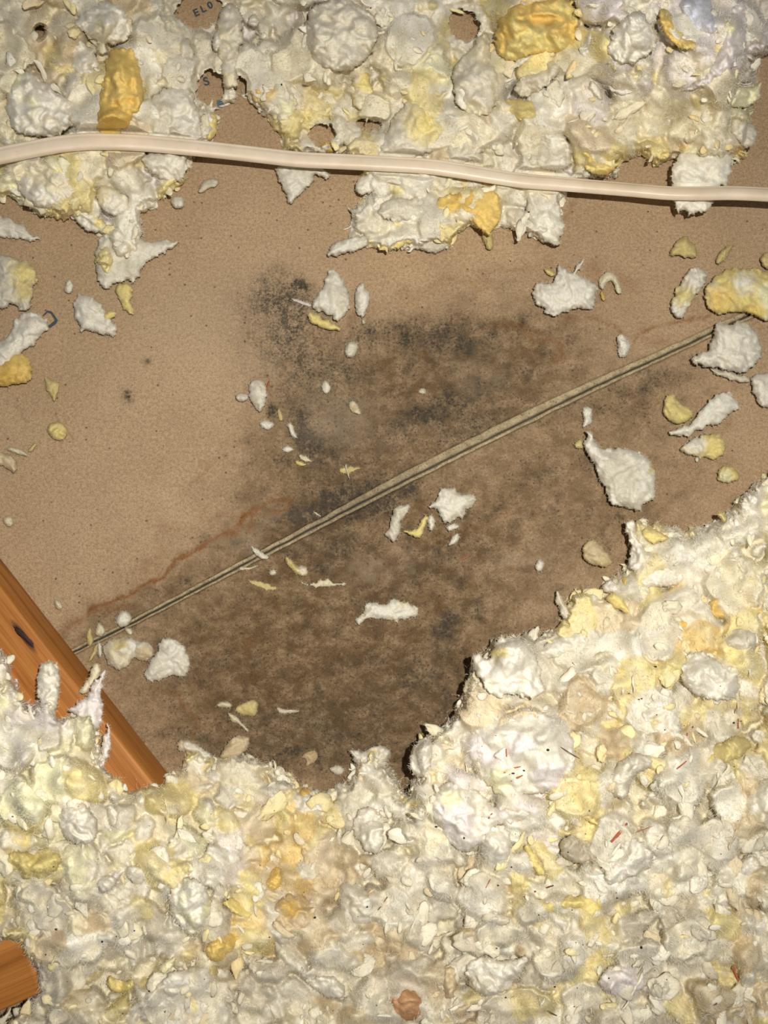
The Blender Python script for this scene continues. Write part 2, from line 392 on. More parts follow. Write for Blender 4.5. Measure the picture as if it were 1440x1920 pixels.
def template(kind, ic, seed):
    r = np.random.default_rng(seed)
    V, F = ic; V = V.copy(); off = r.uniform(0, 90, 3)
    if kind == 'puff':
        S_ = r.normal(size=(14, 3)); S_ /= np.linalg.norm(S_, axis=1)[:, None]
        d = ((V[:, None, :] - S_[None]) ** 2).sum(2); wid = r.uniform(.18, .6, 14)
        bul = np.max(np.maximum(0, 1 - d / wid[None]) ** .6 * r.uniform(.4, 1, 14)[None], axis=1)
        rad = 0.76 + 0.26 * bul + 0.18 * fbm(V * 1.4 + off, 2)
        V = V * rad[:, None] * np.array([1.15, .92, .75])
    elif kind == 'wisp':
        t = V[:, 0].copy()
        prof = 0.42 * (1 - np.abs(t) ** 1.5) ** .6 * (1 + .9 * perlin(np.stack([t * 1.6, 0 * t, 0 * t], 1) + off))
        rr = np.sqrt(np.maximum(1e-6, 1 - t * t)); ang = np.arctan2(V[:, 2], V[:, 1]) + 1.6 * t * r.uniform(-1, 1)
        q = prof * (1 + .35 * fbm(V * 2.2 + off, 2))
        y = np.cos(ang) * q * (rr > .02); z = np.sin(ang) * q * .6 * (rr > .02)
        b = r.uniform(-.75, .75); b2 = r.uniform(-.4, .4)
        V = np.stack([t * 1.45, y + b * (t * t - .4) + b2 * t ** 3, z + r.uniform(-.5, .5) * (t * t - .4)], 1)
    else:   # curled flake
        t = V[:, 0]; w = V[:, 1]
        th = 0.22 * (1 + .7 * fbm(V * 2 + off, 2))
        z = V[:, 2] * th + .55 * np.sin(w * 2.0 + r.uniform(-1, 1)) * r.uniform(.4, 1) + .25 * np.sin(t * 2.6 + r.uniform(0, 3))
        edge = 1 + .38 * fbm(np.stack([t * 2, w * 2, 0 * t], 1) + off, 3)
        V = np.stack([t * 1.25 * edge, w * .8 * edge, z], 1)
    return V, F

TPL = {}
for lod, ic in (('lo', ICO2), ('mid', ICO3), ('hi', ICO4)):
    TPL[lod] = [template(k, ic, 100 + i) for i, k in enumerate(['puff'] * 12 + ['wisp'] * 12 + ['flake'] * 10)]
KIDX = {'puff': range(0, 12), 'wisp': range(12, 24), 'flake': range(24, 34)}

def blur(A, n):
    for _ in range(n):
        B = np.pad(A, 1, mode='edge'); A = (B[1:-1, 1:-1] * 2 + B[:-2, 1:-1] + B[2:, 1:-1] + B[1:-1, :-2] + B[1:-1, 2:]) / 6
    return A

def rotmats(yaw, tx, ty):
    cz, sz = np.cos(yaw), np.sin(yaw); cx, sx = np.cos(tx), np.sin(tx); cy, sy = np.cos(ty), np.sin(ty)
    o = np.ones_like(yaw); z = np.zeros_like(yaw)
    Rz = np.stack([cz, -sz, z, sz, cz, z, z, z, o], 1).reshape(-1, 3, 3)
    Rx = np.stack([o, z, z, z, cx, -sx, z, sx, cx], 1).reshape(-1, 3, 3)
    Ry = np.stack([cy, z, sy, z, o, z, -sy, z, cy], 1).reshape(-1, 3, 3)
    return Rz @ Ry @ Rx

class Wool:
    """collects wool lobes (position, size, rotation, colour) and fibres into one mesh"""
    def __init__(s): s.V = []; s.F = []; s.C = []; s.B = []; s.n = 0
    def add(s, V, F, col, fib):
        s.V.append(V); s.F.append(F + s.n); s.C.append(np.broadcast_to(col, V.shape) if np.ndim(col) < 2 else col); s.B.append(fib); s.n += len(V)
    def lobes(s, pos, size, yaw, tx, ty, col, ti, lod):
        R = rotmats(yaw, tx, ty)
        for k in np.unique(ti):
            m = np.where(ti == k)[0]; V, F = TPL[lod][k]
            X = V[None] * size[m][:, None, :]
            fb = X + RNG.uniform(0, 5, (len(m), 1, 3))
            Y = np.einsum('nij,nvj->nvi', R[m], X) + pos[m][:, None, :]
            Y = Y.reshape(-1, 3); nv = len(V)
            sc = np.repeat(size[m].min(1), nv)
            q = Y * 130; Y = Y + (np.stack([perlin(q), perlin(q + 31), perlin(q + 67)], 1)) * (sc * .42)[:, None]
            FF = (F[None] + (np.arange(len(m)) * nv)[:, None, None]).reshape(-1, 3)
            cv = np.repeat(col[m], nv, axis=0) * (1 + .10 * perlin(Y * 95 + 7))[:, None]
            s.add(Y, FF, cv, fb.reshape(-1, 3))
    def fibres(s, n, lmin, lmax, wid=0.00016, rng=RNG, up=0.5, sel=None):
        V = np.concatenate(s.V); Cc = np.concatenate(s.C)
        idx = rng.integers(0, len(V), n) if sel is None else sel[rng.integers(0, len(sel), n)]
        p0 = V[idx]; L = rng.uniform(lmin, lmax, n)[:, None]
        d = rng.normal(size=(n, 3)); d[:, 2] = np.abs(d[:, 2]) * up; d /= np.linalg.norm(d, axis=1)[:, None]
        d2 = d + rng.normal(size=(n, 3)) * .5
        sd = np.cross(d, [0, 0, 1.0]); sd /= (np.linalg.norm(sd, axis=1)[:, None] + 1e-6); sd = sd * wid
        p1 = p0 + d * L * .5; p2 = p1 + d2 * L * .5
        X = np.stack([p0 - sd, p0 + sd, p1 - sd * .8, p1 + sd * .8, p2], 1).reshape(-1, 3)
        b = (np.arange(n) * 5)[:, None, None]
        F = (np.array([[0, 1, 3], [0, 3, 2], [2, 3, 4]])[None] + b).reshape(-1, 3)
        s.add(X, F, np.repeat(np.clip(Cc[idx] * 1.05, 0, .9), 5, axis=0), X.copy())
    def fuzz(s, n, rng, nmax=None, lmin=.0012, lmax=.0042, wid=.00010, lay=.35):
        """short fibres lying along the wool in locally combed directions"""
        V = np.concatenate(s.V); Cc = np.concatenate(s.C); idx = rng.integers(0, nmax or len(V), n)
        p0 = V[idx]; a = perlin(p0 * 55 + 9) * 6.0 + rng.normal(0, .5, n); L = rng.uniform(lmin, lmax, n)[:, None]
        d = np.stack([np.cos(a), np.sin(a), np.abs(rng.normal(0, lay, n))], 1); d /= np.linalg.norm(d, axis=1)[:, None]
        sd = np.stack([-np.sin(a), np.cos(a), 0 * a], 1) * wid
        X = np.stack([p0 - sd, p0 + sd, p0 + d * L], 1).reshape(-1, 3)
        F = np.arange(n * 3).reshape(-1, 3)
        s.add(X, F, np.repeat(Cc[idx] * rng.uniform(.86, 1.12, (n, 1)), 3, axis=0), X.copy())
    def build(s, name, parent=None):
        return mesh_np(name, np.concatenate(s.V), np.concatenate(s.F), WOOL, parent, np.clip(np.concatenate(s.C), 0, .93), np.concatenate(s.B))

PAL = {'W': (243, 238, 223), 'G': (226, 219, 200), 'C': (238, 228, 198), 'B': (222, 203, 168), 'Y': (240, 222, 150), 'D': (240, 208, 126), 'O': (224, 188, 104), 'L': (244, 240, 200), 'P': (240, 232, 228), 'T': (205, 182, 140), 'K': (220, 203, 142)}
PAL['Q'] = (196, 186, 166)
PALL = {k: lin(v) for k, v in PAL.items()}

def pillow(poly, z0, thick, col, spots=(), name='insulation_tuft', label=None, group=None, k=None, seed=0, lump=1.0, step=None, fib=1.0, rag=1.0, cat='insulation', tiltz=None, part=None, dim=1.0):
    """a hand-shaped wad of wool: outline in photo pixels at height z0, its own thickness, lumps and folds"""
    poly = np.asarray(poly, float)
    # round the outline (Chaikin)
    for _ in range(2):
        a = poly; b = np.roll(poly, -1, 0); poly = np.stack([a * .75 + b * .25, a * .25 + b * .75], 1).reshape(-1, 2)
    x0, y0 = poly.min(0) - 5; x1, y1 = poly.max(0) + 5
    span = max(x1 - x0, y1 - y0)
    if step is None: step = 1.4 if span < 60 else (1.9 if span < 140 else 2.4)
    gx = np.arange(x0, x1, step); gy = np.arange(y0, y1, step)
    X, Y = np.meshgrid(gx, gy, indexing='ij'); nx, ny = X.shape
    q = np.stack([X.ravel(), Y.ravel(), np.full(X.size, seed * 7.7)], 1)
    amp = min(span * .045, 5.0) * rag
    wx = amp * fbm(q / 13.0, 3); wy = amp * fbm(q / 13.0 + 40, 3)
    d = poly_sd(poly, X.ravel() + wx, Y.ravel() + wy)
    inr = max(d.max(), 1.0)
    kk = k or min(inr, 42.0)
    dn = np.clip(d, 0, None) / kk
    prof = np.sqrt(np.clip(1 - (1 - np.clip(dn, 0, 1)) ** 2, 0, 1))
    # folds and lumps
    wq = q + np.stack([14 * fbm(q / 30.0 + 3, 2), 14 * fbm(q / 30.0 + 13, 2), 0 * d], 1)
    ls = max(10.0, min(inr * 1.15, 34))
    wl = worley(wq[:, :2] / ls + seed); bil = 1 - np.clip(wl, 0, 1) ** 2
    fold = 1 - np.clip(worley(wq[:, :2] / (ls * .55) + seed + 9), 0, 1) ** 2; ridge = np.minimum(np.abs(perlin(wq / (ls * .9) + 5)) * 3.2, 1) ** .7
    fine = fbm(wq / 5.0, 2)
    bil = blur(bil.reshape(nx, ny), 2).ravel(); fold = blur(fold.reshape(nx, ny), 2).ravel(); ridge = blur(ridge.reshape(nx, ny), 2).ravel()
    rel = prof * (0.36 + lump * (.36 * bil + .18 * fold + .24 * ridge + .02 * fine))
    zt = thick * rel
    zb = -thick * .30 * prof
    tz = 0
    m = (d > 0).reshape(nx, ny)
    # keep cells with all four corners inside, plus snap ring
    cell = m[:-1, :-1] & m[1:, :-1] & m[1:, 1:] & m[:-1, 1:]
    if cell.sum() < 2: return None
    ii, jj = np.where(cell)
    base = ii * ny + jj
    quads = np.stack([base, base + 1, base + ny + 1, base + ny], 1)        # image y is down -> this order faces up
    used = np.unique(quads); remap = -np.ones(nx * ny, int); remap[used] = np.arange(len(used))
    zc = z0 + (0 if tiltz is None else tiltz(X.ravel(), Y.ravel()))
    top_z = under_cable(q[:, 0], q[:, 1], zc + zt)
    Pt = P(X.ravel()[used], Y.ravel()[used], top_z[used])
    zz = np.maximum(np.minimum(zc + zb, top_z - .0004), 0.0006)
    Pb = P(X.ravel()[used], Y.ravel()[used], zz[used])
    n = len(used); Q = remap[quads]
    # boundary edges
    e = np.concatenate([Q[:, [0, 1]], Q[:, [1, 2]], Q[:, [2, 3]], Q[:, [3, 0]]])
    key = np.minimum(e[:, 0], e[:, 1]) * (n + 1) + np.maximum(e[:, 0], e[:, 1])
    u, inv, cnt = np.unique(key, return_inverse=True, return_counts=True)
    be = e[cnt[inv] == 1]
    side = np.stack([be[:, 1], be[:, 0], be[:, 0] + n, be[:, 1] + n], 1)
    F4 = np.concatenate([Q, Q[:, ::-1] + n, side])
    F = np.concatenate([F4[:, [0, 1, 2]], F4[:, [0, 2, 3]]])
    V = np.concatenate([Pt, Pb])
    base_c = PALL[col[0]] if isinstance(col, str) else lin(col)
    cols = np.tile(base_c, (nx * ny, 1))
    if isinstance(col, str) and len(col) > 1:
        f = np.clip((fbm(q / (ls * 1.6) + 71, 2) + .05) * 3, 0, 1)[:, None]; cols = cols * (1 - f) + PALL[col[1]] * f
    for sx, sy, sr, sc in spots:
        dd = np.hypot(q[:, 0] + wx * 2 - sx, q[:, 1] + wy * 2 - sy)
        f = np.clip(1.25 - dd / sr, 0, 1)[:, None] ** .7; cols = cols * (1 - f) + PALL[sc] * f
    thin = (np.clip(1 - d / 7.0, 0, 1) * .42)[:, None]; cols = cols * (1 - thin) + PALL['T'] * .8 * thin      # rim along the outline mixed towards a darker tan
    cols = cols * (.93 + .06 * fine + .05 * bil)[:, None] * dim
    cu = cols[used]; cc = np.concatenate([cu, cu * .95])
    w = Wool()
    ang = seed * 1.3; ca, sa = math.cos(ang), math.sin(ang)
    fb = V.copy(); fb = np.stack([V[:, 0] * ca + V[:, 1] * sa, -V[:, 0] * sa + V[:, 1] * ca, V[:, 2]], 1)
    w.add(V, F, cc, fb)
    rr = np.random.default_rng(seed + 5)
    bsel = np.unique(be)
    if fib > 0:
        w.fibres(int(len(bsel) * .55 * fib), .0008, .0030, .00008, rr, .25, bsel)
        w.fibres(int(n * .04 * fib), .0012, .004, .00008, rr, .5, np.arange(n)); w.fuzz(int(n * .3), rr, n, .001, .003, .00008)
    o = w.build(name, part)
    if part is None:
        rebase(o); tag(o, label, cat, group)
    return o

def ICO3K(): return ico(3)
# ------------------------------------------------------------------ timbers
def timber(name, a, b, width, height, z0, label, mat):
    """beam whose top right edge runs through world points a-b; length axis = local x"""
    a = np.array(a); b = np.array(b); L = np.linalg.norm(b - a); d = (b - a) / L
    nrm = np.array([-d[1], d[0], 0])
    r = 0.0022; pr = []
    for cy, cz, a0 in ((width - r, height - r, 0), (r, height - r, 90), (r, r, 180), (width - r, r, 270)):
        for k in range(4):
            t = math.radians(a0 + k * 30); pr.append((cy + r * math.cos(t), cz + r * math.sin(t)))
    n = len(pr); ns = 40; V = []
    for i in range(ns + 1):
        x = L * i / ns
        for (y, z) in pr: V.append((x, y, z))
    V = np.array(V); V += 0.0004 * np.stack([0 * V[:, 0], perlin(V * 30 + 5), perlin(V * 30 + 9)], 1)
    F = []
    for i in range(ns):
        for j in range(n):
            k = (j + 1) % n; F.append((i * n + j, i * n + k, (i + 1) * n + k, (i + 1) * n + j))
    F = np.array(F); F = np.concatenate([F[:, [0, 1, 2]], F[:, [0, 2, 3]]])
    caps = []
    for j in range(1, n - 1): caps.append((0, j + 1, j)); caps.append((ns * n, ns * n + j, ns * n + j + 1))
    F = np.concatenate([F, np.array(caps)])
    o = mesh_np(name, V, F, mat, smooth=False)
    me = o.data; o.location = (a[0], a[1], z0); o.rotation_euler = (0, 0, math.atan2(d[1], d[0]))
    tag(o, label, 'timber')
    return o
jt = 0.038
e0 = P(-120, 945, jt)[0]; e1 = P(420, 1640, jt)[0]
# keep local y pointing away from the camera centre (to the lower left)
dJ = (e1 - e0) / np.linalg.norm(e1 - e0)
kn = P(45, 1193, jt)[0] - e1
xl = kn @ (-dJ); yl = kn @ np.array([dJ[1], -dJ[0], 0])
KNOT = (float(xl), float(yl), jt)
WOOD = wood_material()
joist = timber('ceiling_joist', e1 - [0, 0, jt], e0 - [0, 0, jt], 0.089, jt, 0.0005, 'orange pine joist with a dark knot, running into the drift at lower left', WOOD)
def knot(parent, x, y):
    ic = ICO3K(); V = ic[0] * np.array([.0125, .0019, .0006]); a = perlin(ic[0] * 2 + 4)
    V = V * (1 + .35 * a)[:, None]; V[:, 1] += .0012 * np.sin(V[:, 0] * 160)
    m, nt, b = newmat('dark_knot'); b.inputs['Base Color'].default_value = (*lin((40, 20, 10)), 1); b.inputs['Roughness'].default_value = .6
    o = mesh_np('knot', V + [x, y, jt], ic[1], m, parent); o['label'] = 'dark split knot in the pine'
knot(joist, xl, yl)
ct = 0.075
c0 = P(61, 1838, ct)[0]; g = P(40, 1770, ct)[0]
KNOT = (9.0, 9.0, 9.0)
WOOD2 = wood_material(); WOOD2.name = 'orange_pine_end'
t2 = timber('timber_offcut', P(80, 1862, ct)[0] - [0, 0, ct], P(-260, 2010, ct)[0] - [0, 0, ct], 0.060, 0.045, ct - 0.045, 'orange wooden block poking out of the wool in the bottom left corner', WOOD2)
if True:
    # make sure the block lies above the line (towards the image top)
    dl = P(-260, 2010, ct)[0] - P(80, 1862, ct)[0]; nn = np.array([-dl[1], dl[0], 0])
    if nn[1] < 0:
        t2.scale = (1, -1, 1)

# ------------------------------------------------------------------ cable
def cable():
    pts = CABLE; zs = cable_z([p[0] for p in pts])
    A = P([p[0] for p in pts], [p[1] for p in pts], zs)
    # catmull-rom resample
    out = []
    for i in range(len(A) - 1):
        p0, p1, p2, p3 = A[max(i - 1, 0)], A[i], A[i + 1], A[min(i + 2, len(A) - 1)]
        for t in np.linspace(0, 1, 10, endpoint=False):
            out.append(.5 * ((2 * p1) + (-p0 + p2) * t + (2 * p0 - 5 * p1 + 4 * p2 - p3) * t * t + (-p0 + 3 * p1 - 3 * p2 + p3) * t ** 3))
    A = np.array(out); n = len(A)
    T = np.gradient(A, axis=0); T /= np.linalg.norm(T, axis=1)[:, None]
    U_ = np.cross(T, [0, 0, 1.0]); U_ /= np.linalg.norm(U_, axis=1)[:, None]; Z_ = np.cross(U_, T)
    # flat twin sheath: two cores with a shallow groove between, twisted slightly about its length
    m = 40; hw, hh = .0066, .0038
    px = np.linspace(0, 1, n); tw = np.interp(px, [0, .25, .45, .6, .8, 1], [0.02, .05, .22, .30, .50, .45])
    V = np.zeros((n, m, 3))
    for j in range(m):
        a = 2 * math.pi * j / m; c, s_ = math.cos(a), math.sin(a)
        y = hw * math.copysign(abs(c) ** .75, c); z = hh * math.copysign(abs(s_) ** .62, s_)
        g = math.exp(-((y + .0030) / .0010) ** 2); z -= math.copysign(.0006 * g, s_)
        V[:, j] = A + (U_ * (y * np.cos(tw) - z * np.sin(tw))[:, None]) + (Z_ * (y * np.sin(tw) + z * np.cos(tw))[:, None])
    F = []
    i = np.arange(n - 1)[:, None] * m + np.arange(m)[None]; j = np.arange(n - 1)[:, None] * m + (np.arange(m)[None] + 1) % m
    F = np.stack([i, j, j + m, i + m], 2).reshape(-1, 4)
    mt, nt, b = newmat('cream_pvc_sheath')
    geo = N(nt, 'ShaderNodeNewGeometry').outputs['Position']
    c = mixc(nt, ramp(nt, noise(nt, geo, 40, 4), 0.35, 0.7), tuple(lin((224, 208, 188))), tuple(lin((210, 192, 168))))
    c = mixc(nt, ramp(nt, noise(nt, geo, 260, 4, 0.7), 0.66, 0.74, 0, .5), c, tuple(lin((160, 120, 84))))
    nt.links.new(c, b.inputs['Base Color']); b.inputs['Roughness'].default_value = .38; b.inputs['Specular IOR Level'].default_value = .45
    b.inputs['Subsurface Weight'].default_value = .15; b.inputs['Subsurface Scale'].default_value = .002
    bp = N(nt, 'ShaderNodeBump'); bp.inputs['Strength'].default_value = .15; bp.inputs['Distance'].default_value = .0005
    nt.links.new(noise(nt, geo, 120, 2), bp.inputs['Height']); nt.links.new(bp.outputs[0], b.inputs['Normal'])
    o = mesh_np('electrical_cable', V.reshape(-1, 3), F, mt)
    tag(o, 'cream flat electrical cable running across the wool near the top', 'cable')
cable()

# ------------------------------------------------------------------ loose-fill drifts (nobody could count these flakes)
TOP = [(-60, -60), (1500, -60), (1500, 70), (1425, 110), (1412, 200), (1398, 300), (1340, 310), (1262, 300), (1235, 312), (1200, 292), (1165, 330), (1090, 338), (1062, 362), (1052, 430), (1020, 455), (960, 432), (880, 425), (840, 465),
       (700, 470), (650, 455), (655, 395), (690, 365), (672, 300), (640, 284), (560, 292), (530, 284), (512, 240), (486, 205), (462, 184), (436, 196), (412, 200), (404, 262), (362, 300), (352, 338), (300, 380), (268, 402), (272, 440), (262, 492), (200, 520),
       (178, 492), (186, 440), (150, 405), (120, 412), (60, 398), (24, 372), (-60, 380)]
TOP_HOLES = [(376, 20, 44, 30), (396, 166, 25, 34), (870, 48, 28, 30), (602, 252, 24, 22), (690, 235, 24, 10), (1190, 318, 34, 16), (450, 165, 12, 20), (75, 60, 8, 10)]
BOTTOM = [(1500, 800), (1440, 888), (1400, 916), (1362, 962), (1300, 990), (1235, 985), (1190, 970), (1178, 1000), (1186, 1050), (1120, 1100), (1070, 1112), (1052, 1165), (1014, 1190), (975, 1186), (925, 1202), (886, 1240), (872, 1290), (838, 1350), (790, 1385), (770, 1405), (782, 1450),
          (758, 1490), (735, 1440), (700, 1408), (668, 1420), (652, 1466), (610, 1482), (560, 1470), (530, 1440), (480, 1418), (440, 1412), (400, 1420), (350, 1400), (338, 1440), (285, 1462), (245, 1474), (208, 1440), (196, 1392), (178, 1330), (150, 1330), (112, 1340), (106, 1300),
          (78, 1296), (60, 1320), (40, 1290), (20, 1225), (-60, 1190), (-60, 1766), (26, 1776), (62, 1838), (46, 1884), (0, 1912), (-60, 1922), (-60, 1990), (1500, 1990)]
HA = [(0, 0, .035), (200, 50, .04), (400, 60, .014), (390, 180, .008), (660, 70, .045), (640, 250, .010), (870, 50, .012), (1000, 60, .05), (1200, 60, .10), (1350, 100, .10), (1430, 200, .05), (1150, 250, .045), (900, 200, .035), (850, 290, .018), (1000, 400, .016), (1300, 300, .04), (100, 200, .035), (100, 330, .03), (250, 470, .012), (220, 200, .04), (1200, 320, .008), (700, 420, .014), (540, 280, .010), (480, 230, .012), (1440, 0, .06)]
HB = [(1200, 1000, .018), (1300, 1050, .03), (1430, 1000, .045), (1100, 1150, .014), (1050, 1200, .016), (1300, 1150, .03), (950, 1250, .055), (900, 1350, .062), (800, 1440, .062), (850, 1500, .075), (1000, 1400, .080), (1100, 1300, .045), (1250, 1300, .055), (1400, 1300, .055), (1400, 1500, .075), (1200, 1500, .08), (1000, 1600, .08), (760, 1600, .07), (1100, 1750, .085), (1400, 1750, .075), (900, 1900, .075), (720, 1850, .065)]
HC = [(700, 1500, .025), (600, 1510, .015), (450, 1430, .012), (350, 1440, .016), (520, 1550, .03), (400, 1550, .055), (250, 1530, .09), (100, 1450, .115), (30, 1250, .075), (100, 1330, .08), (180, 1370, .08), (350, 1650, .10), (150, 1650, .11), (100, 1750, .09), (60, 1860, .085), (300, 1800, .085), (500, 1700, .06), (560, 1600, .045), (550, 1850, .055), (720, 1850, .065), (740, 1600, .055), (0, 1800, .09)]

def hfun(ctrl, x, y):
    num = 0; den = 0
    for cx, cy, h in ctrl:
        w = 1 / (((x - cx) ** 2 + (y - cy) ** 2) / 900.0 + 1) ** 1.8
        num = num + w * h; den = den + w
    return num / den

# regional colour recipes: centre, radius, letters (repeats = weight)
RECIPE = [((90, 90), 170, 'CCCBTTYCWG'), ((230, 180), 120, 'CWWYBGC'), ((100, 280), 130, 'CCYWLLC'), ((380, 120), 130, 'GGGCWG'), ((640, 80), 140, 'GGGCWG'), ((620, 220), 120, 'GGCKYG'), ((800, 120), 120, 'CYLCWK'), ((1000, 60), 110, 'DDYBYC'), ((1000, 180), 90, 'GGWGC'),
          ((1200, 110), 130, 'WPPWYC'), ((1340, 60), 120, 'PPWYP'), ((1260, 200), 120, 'WCYCYB'), ((1180, 260), 100, 'YYCDBG'), ((1330, 260), 90, 'YDWCL'), ((900, 260), 120, 'GGCTGK'), ((880, 390), 90, 'DDYYGC'), ((740, 400), 90, 'GGWYG'), ((1000, 390), 80, 'GGWC'), ((230, 430), 120, 'GWWCY'),
          ((1230, 1020), 130, 'WGCYCW'), ((1380, 1020), 140, 'WWCYLC'), ((1120, 1150), 110, 'GKYYCBW'), ((1300, 1150), 130, 'CYDWCG'), ((1080, 1230), 110, 'GGWYG'), ((1300, 1250), 120, 'YWWGCY'), ((950, 1260), 120, 'WWGGB'), ((930, 1420), 150, 'WWPGPBC'), ((1100, 1380), 130, 'GGTYYG'), ((1300, 1400), 150, 'GGWYTG'), ((1400, 1380), 90, 'KYKGG'),
          ((850, 1520), 130, 'WGGCY'), ((1050, 1560), 140, 'GWPYG'), ((1250, 1600), 150, 'WGGGW'), ((1400, 1600), 130, 'GGWTG'), ((1050, 1650), 110, 'YCWGK'), ((850, 1650), 130, 'WGGTG'), ((900, 1800), 150, 'WGGTGK'), ((1150, 1780), 150, 'GGWKYG'), ((1350, 1780), 150, 'GTTYWG'), ((760, 1850), 100, 'GTTBG'),
          ((90, 1350), 140, 'WWLPW'), ((60, 1450), 130, 'LLYWW'), ((220, 1480), 130, 'WWGYW'), ((60, 1600), 100, 'YYCW'), ((180, 1560), 120, 'WWLLG'), ((350, 1600), 150, 'WWLYPW'), ((330, 1500), 110, 'CWYYB'), ((450, 1470), 120, 'WGCYG'), ((520, 1560), 110, 'YYDBGC'), ((600, 1540), 90, 'CWYBG'), ((200, 1730), 140, 'GGTWCG'), ((420, 1740), 110, 'YDWGC'), ((330, 1830), 140, 'GGTYG'), ((120, 1850), 120, 'GKTGY'), ((560, 1700), 110, 'TTBGOT'), ((620, 1780), 130, 'GTTGG'), ((480, 1870), 130, 'GGTWG'), ((680, 1560), 80, 'WWGG')]
RECIPE = [(c, r, p + ('QQG' if c[1] > 1640 and not (300 < c[0] < 400) else '')) for c, r, p in RECIPE]
_rc = np.array([r[0] for r in RECIPE], float); _rr = np.array([r[1] for r in RECIPE], float)
def pick_col(x, y, rng):
    sc = np.hypot(x[:, None] - _rc[None, :, 0], y[:, None] - _rc[None, :, 1]) / _rr[None]
    sc = sc + rng.gumbel(size=sc.shape) * -.12
    k = sc.argmin(1); out = np.zeros((len(x), 3))
    rnd = rng.random(len(x))
    for i in range(len(x)):
        s = RECIPE[k[i]][2]; out[i] = PALL[s[int(rnd[i] * len(s))]]
        m_ = .18 if _rc[k[i], 1] < 480 else .20; out[i] = out[i] * (1 - m_) + PALL['W'] * m_
    return out * rng.uniform(.90, 1.03, (len(x), 1))

